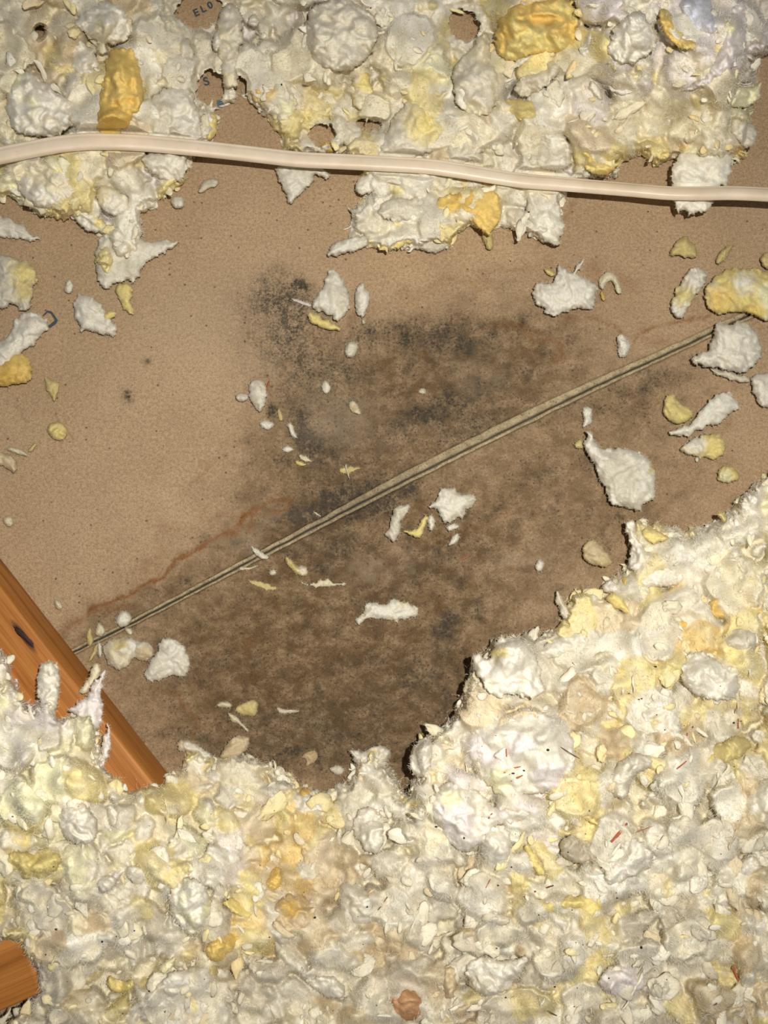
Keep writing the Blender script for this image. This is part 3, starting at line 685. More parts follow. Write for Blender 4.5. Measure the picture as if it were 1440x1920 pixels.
def drift(name, poly, ctrl, holes, seed, n_surf, n_small, n_mid, label, edge=55.0, edges=None, avoid=()):
    """continuous body of overlapping wool clumps plus loose flakes and fibres lying on it"""
    rng = np.random.default_rng(seed)
    pa = np.array(poly, float); x0, y0 = np.maximum(pa.min(0), -45); x1, y1 = np.minimum(pa.max(0), (1485, 1965))
    w = Wool(); st = 1.75
    gx = np.arange(x0, x1, st); gy = np.arange(y0, y1, st); nx, ny = len(gx), len(gy)
    X, Y = np.meshgrid(gx, gy, indexing='ij'); q = np.stack([X.ravel(), Y.ravel(), np.full(X.size, seed * 1.0)], 1)
    rag = 9 * fbm(q / 16.0, 2)
    def hgt(x, y, jag=0):
        x = np.asarray(x, float); y = np.asarray(y, float)
        d = poly_sd(poly, x, y) + jag
        ed = edge if edges is None else hfun([(a, b, c) for a, b, c in edges], x, y)
        e = np.clip(d / ed, 0, 1); h = hfun(ctrl, x, y) * np.sqrt(1 - (1 - e) ** 2)
        for hx, hy, rx, ry in holes:
            r = np.sqrt(((x - hx) / rx) ** 2 + ((y - hy) / ry) ** 2) + jag * .03; h = h * np.clip((r - .8) / 1.0, 0, 1); d = np.where(r < 1.0, -9, d)
        return h + np.minimum(h, .034) * .48 * fbm(np.stack([x, y, 0 * x], 1) / 62.0 + seed, 2), d
    h0, d0 = hgt(X.ravel(), Y.ravel(), rag); h0 = h0.reshape(nx, ny); d0 = d0.reshape(nx, ny)
    # warped coordinates make every clump irregular
    WX = X + (7 * fbm(q / 26.0 + 5, 2) + 2.2 * fbm(q / 8.0 + 15, 2)).reshape(nx, ny); WY = Y + (7 * fbm(q / 26.0 + 25, 2) + 2.2 * fbm(q / 8.0 + 35, 2)).reshape(nx, ny)
    Z = np.full((nx, ny), -.012, np.float64); CI = np.zeros((nx, ny), int)
    FU = np.zeros((nx, ny)); FV = np.zeros((nx, ny))
    cx = rng.uniform(x0 - 20, x1 + 20, n_surf); cy = rng.uniform(y0 - 20, y1 + 20, n_surf)
    big = rng.random(n_surf) ** 2.6
    a = 12 + 54 * big; b = a * rng.uniform(.38, .85, n_surf); ph = rng.uniform(0, math.pi, n_surf) + .0
    zc = rng.normal(-.001, .0060, n_surf) - a * .00010; tk = b * .00060 * rng.uniform(.8, 1.4, n_surf)
    cur = rng.uniform(-.9, .9, n_surf)
    pc = pick_col(cx, cy, rng)
    for i in range(n_surf):
        R = a[i] * 1.25 + 16
        i0, i1 = int(max(0, (cx[i] - R - x0) / st)), int(min(nx, (cx[i] + R - x0) / st)); j0, j1 = int(max(0, (cy[i] - R - y0) / st)), int(min(ny, (cy[i] + R - y0) / st))
        if i1 - i0 < 2 or j1 - j0 < 2: continue
        dx = WX[i0:i1, j0:j1] - cx[i]; dy = WY[i0:i1, j0:j1] - cy[i]; c_, s_ = math.cos(ph[i]), math.sin(ph[i])
        u = (dx * c_ + dy * s_) / a[i]; v = (-dx * s_ + dy * c_) / b[i] + cur[i] * (u * u - .4)
        r2 = np.abs(u) ** 2.2 + v * v
        zz = zc[i] + tk[i] * (np.sqrt(np.clip(1 - r2, 0, 1)) * 1.25 - .25) + np.where(r2 > 1, -9.0, 0)
        m = zz > Z[i0:i1, j0:j1]
        Z[i0:i1, j0:j1][m] = zz[m]; CI[i0:i1, j0:j1][m] = i; FU[i0:i1, j0:j1][m] = (u * a[i])[m]; FV[i0:i1, j0:j1][m] = (v * b[i])[m]
    fu, fv = FU.ravel(), FV.ravel(); ci = CI.ravel()
    strand = perlin(np.stack([fu / 30.0, fv / 4.2, ci * 3.7], 1)); strand2 = perlin(np.stack([fu / 12.0, fv / 2.6, ci * 1.7], 1))
    lump = np.minimum(np.abs(perlin(q / 24.0 + 3)) * 3.2, 1) ** .7; lump2 = np.minimum(np.abs(perlin(q / 11.0 + 13)) * 3.2, 1) ** .7
    Z = Z + (.0008 * strand + .0003 * strand2 + .0016 * lump + .0004 * lump2).reshape(nx, ny)
    Z = blur(Z, 4)
    ef = np.clip(d0 / 16, .0, 1) ** .6
    Z = (h0 + np.minimum(Z, .020)) * ef + .0008
    Z = under_cable(X, Y, Z, .0060)
    col = pc[CI].reshape(nx, ny, 3)
    for _ in range(5):      # neighbouring clumps share fibres, so colours bleed a little
        col = (col + np.roll(col, 1, 0) + np.roll(col, -1, 0) + np.roll(col, 1, 1) + np.roll(col, -1, 1)) / 5
    tint = np.clip(fbm(q / 38.0 + 77, 3) * 1.4, 0, .40)[:, None]
    col = col.reshape(-1, 3) * (1 - tint) + (PALL['C'] * .98)[None] * tint
    col = col * (1 + .05 * strand)[:, None]
    m = (d0 > 1) & (h0 > .0015); Z = np.maximum(Z, .0004)
    cell = m[:-1, :-1] & m[1:, :-1] & m[1:, 1:] & m[:-1, 1:]
    ii, jj = np.where(cell); bq = ii * ny + jj; Q = np.stack([bq, bq + 1, bq + ny + 1, bq + ny], 1); used = np.unique(Q); rm = -np.ones(nx * ny, int); rm[used] = np.arange(len(used)); Q = rm[Q]
    V = P(X.ravel()[used], Y.ravel()[used], Z.ravel()[used])
    n = len(used); e = np.concatenate([Q[:, [0, 1]], Q[:, [1, 2]], Q[:, [2, 3]], Q[:, [3, 0]]]); key = np.minimum(e[:, 0], e[:, 1]) * (n + 1) + np.maximum(e[:, 0], e[:, 1])
    u_, inv, cnt = np.unique(key, return_inverse=True, return_counts=True); be = e[cnt[inv] == 1]; bs = np.unique(be); mp = -np.ones(n, int); mp[bs] = n + np.arange(len(bs))
    xb, yb = X.ravel()[used][bs], Y.ravel()[used][bs]; low = P(xb, yb, np.full(len(bs), .0003))
    bb = mp[be]; sk = np.stack([be[:, 1], be[:, 0], bb[:, 0], bb[:, 1]], 1)
    VV = np.concatenate([V, low]); FF = np.concatenate([Q, sk]); FF = np.concatenate([FF[:, [0, 1, 2]], FF[:, [0, 2, 3]]])
    cu = col[used]; k1 = MM; fb = np.stack([fu[used] * k1, fv[used] * k1, ci[used] * .013], 1)
    w.add(VV, FF, np.concatenate([cu, cu[mp[bs] * 0 + bs]]), np.concatenate([fb, fb[bs]]))
    nsurf = n
    for cnt_, lod, smin, smax, lift, edge_pass in ((n_small, 'lo', 5, 12, .0010, 0), (n_mid, 'mid', 12, 26, -.0005, 0), (n_small, 'lo', 6, 17, 0, 1)):
        x = rng.uniform(x0, x1, cnt_ * 12); y = rng.uniform(y0, y1, cnt_ * 12)
        h, d = hgt(x, y); ok = (d > smin * .2) & (h > .001) & ((d < 24) | (edge_pass == 0)); x, y, h, d = (v_[ok][:cnt_] for v_ in (x, y, h, d))
        n = len(x); s = rng.uniform(smin, smax, n) * np.clip(d / 26 + .5, .5, 1)
        keep = np.ones(n, bool)
        for ax, ay, ar in avoid: keep &= np.hypot(x - ax, y - ay) > ar + s * .6
        x, y, h, d, s = (v_[keep] for v_ in (x, y, h, d, s)); n = len(x)
        gi = np.clip(((x - x0) / st).astype(int), 0, nx - 1); gj = np.clip(((y - y0) / st).astype(int), 0, ny - 1)
        zz = np.where(Z[gi, gj] > .001, Z[gi, gj], h) + rng.normal(0, .0012, n) + lift - s * .00008
        if edge_pass: zz = h * rng.uniform(.1, 1.0, n)
        zz = np.maximum(zz, s * .00022); zz = under_cable(x, y, zz, .008, 22 + s)
        pos = P(x, y, zz); sc = s * .00042 * (1 - zz / CZ)
        size = np.stack([sc * rng.uniform(.9, 1.5, n), sc * rng.uniform(.6, 1.0, n), sc * rng.uniform(.5, .8, n)], 1)
        kind = rng.choice(34, n, p=np.array([.80 / 12] * 12 + [.18 / 12] * 12 + [.02 / 10] * 10))
        w.lobes(pos, size, rng.uniform(0, 2 * math.pi, n), rng.normal(0, .4, n), rng.normal(0, .3, n), pick_col(x, y, rng) * .7 + PALL['C'] * .28, kind, lod)
    w.fibres(int(nsurf * .07), .002, .0070, .00009, rng, .7)
    w.fuzz(int(nsurf * .55), rng)
    o = w.build(name); rebase(o)
    tag(o, label, 'insulation', None, 'stuff')
    SURF.append(hgt)
    return o
SURF = []
AV = []
EDGES = [(900, 1300, 26), (780, 1430, 24), (1000, 1200, 30), (1200, 1000, 50), (1420, 920, 60), (600, 1480, 60), (400, 1430, 50), (250, 1460, 40), (100, 1300, 28), (0, 1220, 28), (40, 1850, 30)]

drift('insulation_drift', TOP, HA, TOP_HOLES, 21, 1700, 220, 110, 'thick drift of cream and yellow glass wool along the top edge', avoid=AV)
drift('insulation_drift', BOTTOM, HB + HC, [], 22, 3200, 420, 240, 'huge mound of white and yellow glass wool filling the bottom and lower right', edges=EDGES, avoid=AV)

# ------------------------------------------------------------------ single tufts: on the bare board (z mode 'f') and on the drifts ('t' top, 'b' bottom)
# mode, outline, thickness mm, lift mm, colour, spots, label
ON_BOARD = 'tufts lying loose on the brown board'
IN_TOP = 'large wads in the top drift'
IN_BOTTOM = 'large wads in the bottom mound'
T = [
('f','318,378 325,366 340,366 349,378 342,392 326,392',7,1,'W','','small round white ball of wool below the cable, left of the bare board'),
('f','372,356 378,337 398,333 411,338 408,350 392,353 382,362 370,362',4,1,'G','','small pale grey scrap just above and right of the round white ball'),
('f','180,446 215,428 255,438 264,452 300,450 340,449 332,462 300,480 275,492 262,520 250,532 236,524 216,530 204,548 186,542 176,500',9,2,'WG','','star-shaped white tuft with a long arm reaching right, below the top drift'),
('f','220,530 244,528 250,550 245,570 254,592 238,588 222,565 215,545',5,1,'YK','','yellow crescent flake below the star-shaped white tuft'),
('f','122,530 130,520 140,535 138,550 125,552 118,545',5,1,'W','','tiny white scrap left of the star-shaped tuft'),
('f','135,565 148,548 170,552 188,566 200,590 222,612 216,634 190,628 168,620 150,624 140,600',9,2,'W','','white tuft with ragged lower edge, right of the blue-black printed outline'),
('f','192,590 205,579 223,586 215,595 200,603 191,602',4,7,'Y','','>yellow_scrap>small yellow scrap resting on the right shoulder of the ragged white tuft'),
('f','-20,392 20,408 45,423 60,437 82,451 60,454 35,446 0,446 -20,442',6,1,'W','','white pointed tuft at the left edge below the top drift'),
('f','-20,470 20,478 45,488 62,494 72,530 60,552 63,570 50,584 35,582 28,570 10,580 -20,578',9,2,'G','48,512,30,Y 44,545,20,K','grey-white tuft with a yellow core at the left edge'),
('f','30,590 60,582 78,588 96,608 76,635 55,655 40,660 20,692 -20,702 -20,652 15,630',9,2,'W','','long white tuft slanting off the left edge beside the dark ink mark'),
('f','-20,690 15,668 40,658 58,672 63,700 55,718 30,722 0,728 -20,726',9,3,'D','8,712,26,O','golden tuft at the left edge under the long white one'),
('f','80,700 86,710 110,714 111,730 103,757 92,742 84,716',4,1,'K','','dull yellow drop-shaped flake right of the golden left-edge tuft'),
('f','86,800 100,789 118,792 129,808 122,826 105,829 90,817',7,1,'Y','','round pale yellow button of wool on the left of the board'),
('f','12,835 30,838 52,850 52,858 30,853 14,845',4,1,'C','','thin cream strip at the left edge below the yellow button'),
('f','52,840 66,828 70,835 62,846 53,850',3,1,'K','','tiny yellow leaf between the yellow button and the left edge'),
('f','-20,845 10,847 30,858 35,880 26,891 10,876 -20,872',6,1,'B','','tan tuft cut off by the left edge'),
('f','3,970 15,964 28,975 22,990 8,986',4,1,'C','','small cream flake alone near the left edge, lower board'),
('f','100,1124 108,1122 120,1134 115,1145 102,1140',4,.6,'C','','seed-shaped cream flake just above the orange joist'),
('f','608,522 620,503 636,508 650,535 660,558 655,580 645,600 625,602 615,590 592,586 583,570 595,548 605,535',8,2,'GW','','grey-white mitten-shaped tuft in the middle of the upper board'),
('f','536,555 560,562 586,570 582,578 560,571',2,.6,'P','','>wisp>thin pale wisp sticking out left of the mitten-shaped tuft'),
('f','572,588 585,582 600,593 625,604 644,618 630,623 600,613 580,606',5,3,'Y','','>yellow_curl>pale yellow curl under the mitten-shaped tuft'),
('f','667,540 678,527 690,540 696,560 690,585 681,598 668,590 664,565',7,1,'WG','','upright white capsule of wool right of the mitten-shaped tuft'),
('f','676,598 684,598 686,606 680,610',3,.6,'G','','>bead>tiny grey bead below the white capsule'),
('f','648,650 655,639 668,639 675,650 666,668 651,673 644,662',6,1,'G','','small grey oval of wool below the white capsule'),
('f','465,725 474,711 495,711 503,735 500,755 490,777 478,766 467,750',7,1,'GW','','grey-white peg-shaped tuft at the left rim of the mould stain'),
('f','437,745 448,734 466,738 466,752 450,756',5,1,'G','','>arm>short grey arm left of the peg-shaped tuft'),
('f','484,791 500,786 516,795 505,809 490,804',4,1,'W','','white flake directly under the peg-shaped tuft'),
('f','535,795 546,791 555,808 559,823 545,819',4,1,'W','','white scrap beside the black mould streak'),
('f','517,770 525,764 533,785 525,793',3,.6,'K','','little green-yellow sliver next to the black mould spot'),
('f','527,841 540,833 553,842 545,849 532,849',3,.6,'W','','flat white speck of wool on the brown stain, upper of two'),
('f','558,850 572,854 590,866 575,868 560,861',3,.6,'C','','cream streaky flake on the brown stain'),
('f','552,862 565,865 577,871 570,876 556,873',3,.6,'Y','','small yellow grain under the cream streaky flake'),
('f','632,878 650,874 682,875 668,885 640,889',2,.6,'K','','flat green-yellow wisp in the middle of the stain'),
('f','646,867 652,870 655,892 662,898 653,896 648,882',3,2,'C','','>strand>upright pale strand crossing the flat green-yellow wisp'),
('f','603,718 612,711 623,728 615,739 605,736',3,.6,'W','','tiny white tuft in the grey part of the mould stain'),
('f','652,755 662,749 672,758 679,779 665,776 655,768',3,.6,'C','664,764,6,T','ring-shaped pale tuft in the centre of the stain'),
('f','782,731 795,724 801,738 788,741',2,.6,'G','','faint grey speck of wool at the right of the stain centre'),
('f','583,958 592,959 607,970 596,968',2,.6,'C','','short cream fibre just above the joint'),
('f','468,1020 480,1027 500,1039 507,1048 492,1051 478,1041',4,1,'W','','white pointed tuft lying across the joint'),
('f','444,1062 465,1064 487,1057 475,1068 450,1071',3,.6,'C','','thin cream strip beside the joint, left of the yellow-white tuft'),
('f','531,1045 540,1042 555,1061 575,1059 581,1078 568,1083 545,1071',5,1,'K','568,1068,8,W','yellow-white tuft just below the joint'),
('f','503,1070 515,1065 521,1076 506,1081',3,.6,'G','','small grey bead left of the yellow-white tuft'),
('f','550,1088 580,1094 600,1089 610,1082 630,1093 652,1092 645,1101 625,1099 600,1100 575,1100',3,.6,'C','','curled cream thread under the yellow-white tuft'),
('f','455,1085 480,1087 522,1100 515,1111 480,1101',1.5,.5,'K','','flattened yellow smear of fibres below the joint'),
('f','664,1176 668,1160 680,1150 685,1130 700,1129 720,1135 740,1119 765,1127 788,1140 780,1161 755,1160 735,1169 715,1158 690,1160 675,1173',6,1,'WC','','ragged white tuft on the brown stain in the middle of the lower board'),
('f','738,950 755,942 774,944 766,960 755,975 753,1000 740,1019 728,1013 721,1000 732,980',7,1,'G','738,952,9,Y','grey-white S-shaped tuft right below the joint'),
('f','750,988 765,995 780,994 787,975 797,962 808,968 800,985 795,1002 782,1011 765,1006',6,1,'Y','','yellow hook-shaped flake right of the S-shaped tuft'),
('f','800,966 812,962 819,980 812,1001 802,990',6,3,'W','','>white_petal>white petal at the right side of the yellow hook'),
('f','798,950 820,935 828,915 848,910 862,924 885,924 902,936 890,949 872,956 871,976 855,970 840,981 825,976 822,956 805,956',8,1,'GW','','grey-white star tuft on the lower board right of the joint'),
('f','833,986 850,979 866,985 855,995 838,999',5,1,'W','','small white leaf under the grey-white star tuft'),
('f','838,1026 845,1008 858,997 863,1010 852,1023',5,1,'W','','slim white leaf pointing down, lowest of the group right of the joint'),
('f','1002,1056 1012,1044 1023,1055 1018,1073 1005,1073',5,1,'W','','small lone white pebble of wool on the right of the lower board'),
('f','998,540 1005,527 1030,532 1045,515 1044,494 1060,500 1070,515 1085,490 1098,481 1093,500 1080,515 1100,519 1123,530 1118,555 1113,579 1095,580 1070,580 1045,591 1020,591 1012,572 1000,570',10,2,'W','','big white lamb-shaped tuft with two horns on the upper right board'),
('f','1015,505 1030,502 1046,515 1035,521',4,1,'Y','','>yellow_nub>small yellow nub tucked behind the lamb-shaped tuft'),
('f','1125,515 1140,506 1155,514 1168,535 1166,553 1155,551 1148,530 1138,528 1132,546 1121,540',5,1,'C','','cream arch-shaped flake right of the lamb-shaped tuft'),
('f','1123,545 1133,547 1138,563 1128,566',3,1,'O','','>ochre_tip>ochre crumb at the foot of the cream arch'),
('f','1155,630 1165,624 1182,637 1184,650 1175,673 1162,671 1158,655',6,1,'W','','small white bone-shaped tuft above the joint at right'),
('f','1292,682 1300,665 1330,655 1335,630 1344,598 1360,610 1380,598 1400,603 1422,620 1426,645 1434,665 1412,692 1385,702 1350,692 1320,687 1300,685',14,3,'W','','big fluffy white tuft covering the right end of the joint'),
('f','1325,690 1350,690 1390,700 1410,712 1400,722 1370,712 1340,703',5,1,'G','','>tail>flat grey tail under the big fluffy tuft at the right end of the joint'),
('f','1403,706 1430,698 1475,698 1475,762 1430,769 1414,745',9,2,'WC','','white tuft cut by the right edge below the joint'),
('f','1243,757 1250,737 1265,737 1275,755 1295,764 1303,780 1285,796 1260,796 1243,781',8,1,'YK','','yellow bean-shaped tuft at right, beside the long white one'),
('f','1250,810 1270,800 1295,795 1315,765 1335,741 1358,732 1376,742 1392,762 1370,775 1355,796 1325,801 1300,816 1275,821 1255,816',9,2,'W','','long white slipper-shaped tuft slanting across the right of the board'),
('f','1271,842 1290,825 1320,814 1345,811 1367,832 1356,856 1330,863 1300,856 1278,849',8,1,'Y','1300,833,26,W','yellow and white oval tuft under the slipper-shaped one'),
('f','1302,856 1313,856 1312,866 1304,868',3,.6,'W','','>bead>white bead hanging below the yellow and white oval'),
('f','1342,886 1355,872 1376,874 1391,890 1381,906 1355,906 1345,899',7,1,'Y','1360,895,14,L','yellow pebble of wool right above the lower drift'),
('f','1094,830 1098,809 1112,808 1119,835 1145,840 1165,836 1195,844 1215,858 1231,880 1228,910 1237,930 1210,946 1195,962 1170,956 1145,946 1139,925 1120,900 1114,870 1100,855',13,3,'WG','1228,878,12,K','big white seahorse-shaped tuft above the right drift'),
('f','1074,830 1092,819 1098,840 1080,844',5,1,'K','','>yellow_nub>dull yellow nub at the head of the seahorse-shaped tuft'),
('f','1089,765 1105,759 1113,775 1108,799 1089,804 1095,785',5,1,'W','','small white comma touching the joint above the seahorse-shaped tuft'),
('f','1254,472 1268,450 1290,438 1305,463 1312,482 1290,486 1270,479 1258,482',7,1,'K','','olive yellow tuft under the cable at right'),
('f','1339,492 1353,465 1376,454 1370,476 1350,497',5,1,'K','','upright olive yellow leaf near the right edge'),
('f','1260,562 1270,540 1284,510 1305,499 1330,504 1326,530 1300,560 1286,592 1275,602 1260,590',9,2,'W','1280,552,22,Y','white and yellow tooth-shaped tuft left of the yellow swirl'),
('f','1318,547 1330,525 1355,504 1400,500 1440,508 1475,518 1475,592 1430,607 1410,590 1380,586 1345,592 1325,577',11,2,'YL','1395,530,22,W 1345,562,28,D 1410,592,24,D','large yellow swirled tuft at the right edge above the joint'),
('f','1423,482 1440,469 1475,468 1475,512 1433,506',7,1,'K','','olive tuft cut by the right edge above the yellow swirl'),
('f','1090,1032 1098,1012 1116,1009 1135,1030 1152,1052 1142,1064 1115,1063 1095,1050',9,2,'K','1115,1035,30,B','mustard tan tuft at the upper left rim of the right drift'),
('f','214,1166 222,1147 240,1144 249,1158 241,1173 225,1179',6,1,'W','','round white leaf at the lower left end of the joint'),
('f','190,1212 205,1198 240,1193 262,1200 264,1220 250,1240 235,1257 213,1256 198,1240',9,2,'CW','225,1208,14,K','lumpy cream tuft near the joist'),
('f','245,1205 270,1199 292,1215 287,1236 265,1241 250,1232',7,2,'GB','','grey-tan middle link between the cream lump and the bright white tuft'),
('f','267,1272 280,1235 300,1215 297,1200 315,1193 340,1204 356,1225 359,1250 346,1272 325,1266 300,1276 280,1278',10,2,'W','','bright white folded tuft at the right end of the chain near the joist'),
('f','161,1181 171,1174 176,1200 170,1216 162,1206',3,.6,'K','','upper yellow splinter of wool next to the joist'),
('f','164,1240 174,1215 189,1200 183,1225 170,1242',3,3,'K','','lower yellow splinter of wool next to the joist'),
('f','174,1191 184,1163 201,1180 195,1196',5,1,'C','','pointed cream leaf on the joint beside the joist'),
('f','182,1205 190,1203 193,1222 188,1238 181,1225',5,4,'W','','narrow upright white leaf in front of the cream lump'),
('f','230,1175 248,1178 250,1190 240,1192',3,.6,'C','','cream crumb under the round white leaf'),
('j','147,1292 160,1281 170,1255 180,1240 191,1250 185,1275 170,1290 160,1306 150,1301',7,44,'C','','cream tuft lying over the right edge of the joist'),
('j','207,1238 196,1260 191,1290 193,1330 190,1362 176,1372 160,1357 148,1342 120,1334 150,1314 170,1290 190,1262',12,66,'P','','tall white wisp pointing up over the joist'),
('j','70,1252 80,1237 106,1240 113,1270 113,1310 108,1336 90,1347 72,1332 67,1290',16,74,'W','','white finger of wool standing up over the joist'),
('j','200,1370 206,1345 209,1385 207,1410 196,1440 180,1445 190,1410 188,1385',8,60,'P','','pale curved horn of wool hanging over the lower joist'),
('f','403,1321 415,1312 436,1318 433,1329 410,1326',4,2,'C','','small cream flake left of the olive square'),
('f','439,1326 460,1314 483,1311 487,1340 465,1343 445,1339',4,1,'K','','flat olive square flake above the bottom mound'),
('f','424,1330 445,1344 465,1365 469,1380 450,1359 430,1350',4,1,'C','','thin cream curl below the olive square'),
('f','516,1325 530,1328 572,1333 545,1338 525,1341',2,.6,'G','','faint grey wisp right of the olive square'),
('f','327,1396 345,1384 370,1395 402,1416 390,1427 360,1413 335,1409',7,4,'W','335,1395,12,B','cream club-shaped wad at the rim of the bottom mound'),
('f','408,1422 430,1385 450,1374 472,1385 462,1412 430,1427',8,5,'B','','tan wad at the rim of the bottom mound'),
('f','648,1398 680,1412 700,1394 730,1400 737,1420 710,1442 680,1447 665,1432',11,8,'W','700,1412,9,Y','white bow-shaped wad on the rim left of the dark gap'),
('f','513,312 560,303 600,312 627,326 612,337 590,329 575,355 556,372 545,384 534,371 524,340',9,3,'W','575,318,14,G','white funnel-shaped tuft directly under the cable, pointing down'),
('f','560,1418 585,1405 600,1412 590,1432 570,1440 575,1425',3,2,'T','','brownish wisp on the stain above the bottom mound'),
('f','612,1440 640,1432 648,1448 630,1456',3,2,'G','','grey wisp close to the dark rim of the bottom mound'),
('t','178,230 180,190 194,140 199,105 214,87 246,86 261,110 271,150 274,187 256,215 236,247 200,265 187,250',24,4,'D','200,232,44,O 225,150,30,D','big golden yellow wad above the cable near the left'),
('t','262,265 268,210 290,172 328,158 362,166 372,204 384,268 340,277 300,277',20,3,'GW','','broad grey-white wad above the cable right of the golden one'),
('t','375,215 400,204 412,225 403,262 382,270',9,3,'Y','','yellow tab sticking out at the right of the broad grey-white wad'),
('t','262,290 300,284 357,290 347,340 320,343 290,331 270,310',13,3,'WG','','grey-white wad directly below the cable at left'),
('t','132,80 150,69 166,85 183,100 186,140 166,149 135,136 128,105',17,4,'WL','','creamy white knobbly wad left of the golden one'),
('t','20,150 45,129 80,150 110,175 142,190 137,230 110,256 60,262 20,241 5,200',22,4,'WL','','wide creamy white wad at the left, above the cable'),
('t','135,40 165,5 220,-2 247,30 252,65 226,86 180,82 150,60',20,4,'WC','','white wad at the top left above the golden one'),
('t','565,60 575,20 610,-5 660,-5 700,25 714,60 702,100 676,127 640,141 600,127 570,100',26,4,'G','','large smooth grey-white wad in the middle of the top drift'),
('t','275,112 290,94 306,105 311,140 296,161 275,150',13,5,'W','','small bright white wad between the golden wad and the grey ones'),
('t','251,106 259,101 272,113 278,125 268,122 255,115',6,10,'W','','little white bean at the top right of the golden wad'),
('t','404,40 414,10 450,4 461,60 446,120 452,160 425,172 412,140 404,90',17,4,'GC','','tall greyish cream wad just right of the printed letters at the top'),
('t','463,40 470,26 484,27 488,42 480,52 468,50',8,8,'W','','round white button near the top, left of the big grey wad'),
('t','398,62 410,54 421,80 408,102 397,90',10,10,'W','','white diamond-shaped wad on the tall greyish cream one'),
('t','325,84 346,64 362,78 366,108 354,126 335,118',14,4,'G','','narrow grey wad below the printed letters at the top'),
('t','462,155 480,149 505,163 520,120 545,150 559,190 551,230 526,236 500,206 470,186',16,4,'G','490,170,26,D 545,205,22,L','grey wad with a golden left end above the cable'),
('t','655,160 675,120 695,140 701,180 681,212 660,196',13,4,'YC','','pale yellow spindle below the large smooth grey wad'),
('t','632,250 650,224 672,229 685,255 671,276 645,277',12,2,'G','','grey wool ball just above the cable in the middle'),
('t','598,273 615,261 630,268 633,286 605,289',7,2,'O','','mustard nugget on the cable, left of the grey ball'),
('t','614,208 622,209 641,262 632,266',5,4,'K','','yellow rod leaning above the mustard nugget'),
('t','700,302 714,255 740,215 770,180 810,184 836,215 842,250 821,282 780,298',19,4,'G','798,232,38,Y','grey-white wad with a yellow middle above the cable'),
('t','845,130 880,90 916,48 921,110 947,150 932,190 921,216 880,222 850,180',20,4,'GC','','tall grey cream wad below the bare spot at the top'),
('t','850,165 865,151 885,159 889,185 873,212 855,201',12,11,'W','','>white_core>white egg on the tall grey cream wad'),
('t','925,60 940,18 1000,-5 1070,-5 1092,30 1082,80 1050,107 1010,102 960,117 928,102',24,4,'DY','','huge golden wad at the top, right of centre'),
('t','965,20 1000,3 1016,10 1006,40 985,46 965,36',9,12,'G','','>grey_flake>grey flake on the upper part of the huge golden wad'),
('t','989,66 1002,67 1015,85 1005,93 993,80',6,14,'W','','>white_fleck>white rice-shaped fleck on the huge golden wad'),
('t','958,162 985,140 1010,125 1030,110 1063,104 1051,135 1030,161 1010,176 975,187',14,6,'G','','translucent grey wing below the huge golden wad'),
('t','948,127 975,104 1002,102 985,121 955,133',7,10,'W','','narrow white strip along the lower rim of the huge golden wad'),
('t','935,190 960,184 1010,189 1014,215 990,231 955,226',12,4,'KY','','mustard wad under the grey wing'),
('t','1140,85 1150,50 1175,25 1200,13 1220,40 1240,75 1216,107 1180,124 1150,117 1134,100',24,5,'W','','brilliant white curled wad at the top right'),
('t','1082,112 1085,75 1105,46 1119,55 1113,90 1096,117',14,5,'W','','tall white oval left of the brilliant curled wad'),
('t','1102,160 1110,148 1128,165 1132,190 1120,188 1104,172',9,5,'W','','white peg below the brilliant curled wad'),
('t','1258,0 1330,-25 1346,20 1346,62 1321,72 1289,42',18,5,'V','','bluish white wad at the top right edge'),
('t','1228,20 1255,13 1300,60 1313,92 1280,97 1250,72',13,5,'YD','','yellow wad left of the bluish white one'),
('t','1268,174 1320,140 1345,100 1358,50 1368,5 1402,-5 1407,50 1401,92 1380,122 1350,152 1310,172',17,5,'P','1370,50,16,L','long pinkish white arm sweeping down the top right'),
('t','1340,182 1360,164 1410,165 1428,149 1432,186 1400,202 1355,197',12,5,'L','','pale lemon bar at the right edge of the top drift'),
('t','1278,262 1290,225 1320,214 1332,230 1316,262 1290,272',11,5,'C','','cream leaf-shaped wad below the pinkish white arm'),
('h','1256,335 1265,290 1300,280 1338,250 1352,280 1377,290 1373,320 1366,350 1346,352 1331,402 1310,396 1300,407 1280,396 1270,402 1260,370',15,22,'W','1310,268,22,L 1345,262,20,Y','tall white tuft with ragged foot passing under the cable at the right'),
('t','1363,221 1390,214 1421,240 1419,270 1401,282 1375,262',12,4,'G','','grey loop of wool at the right rim of the top drift'),
('t','1084,260 1100,249 1111,290 1140,308 1167,298 1152,325 1120,332 1090,312',14,4,'YD','','yellow crescent wad on the cable, right of the middle'),
('t','1020,202 1030,193 1041,240 1066,260 1077,290 1071,321 1000,321 984,306 1010,270',16,4,'GW','','grey-white spire rising from the cable'),
('t','828,302 845,260 870,235 920,224 947,240 932,270 900,292 870,311',15,4,'G','','ribbed grey wad just above the cable'),
('t','808,388 820,370 850,360 900,354 937,360 942,400 932,430 912,442 890,421 850,402 812,397',15,4,'D','870,375,30,O','bright golden wad hanging below the cable'),
('f','903,430 926,434 926,465 915,472 905,452',5,3,'K','','>tail>olive tail below the bright golden wad'),
('t','703,467 740,444 780,430 830,419 852,415 846,430 800,446 760,461 720,474',9,5,'Y','','long yellow strap running to the bright golden wad'),
('t','984,360 1020,350 1042,370 1062,420 1052,456 1036,464 1004,441 984,410',14,3,'WG','','white wad at the right end of the patch below the cable'),
('f','611,476 625,455 650,444 686,439 697,455 670,471 640,479 620,483',9,2,'W','','white leaf at the left end of the patch below the cable'),
('t','664,350 680,325 720,319 732,345 700,361 670,369',12,4,'W','','white wad tucked under the cable, left of the golden one'),
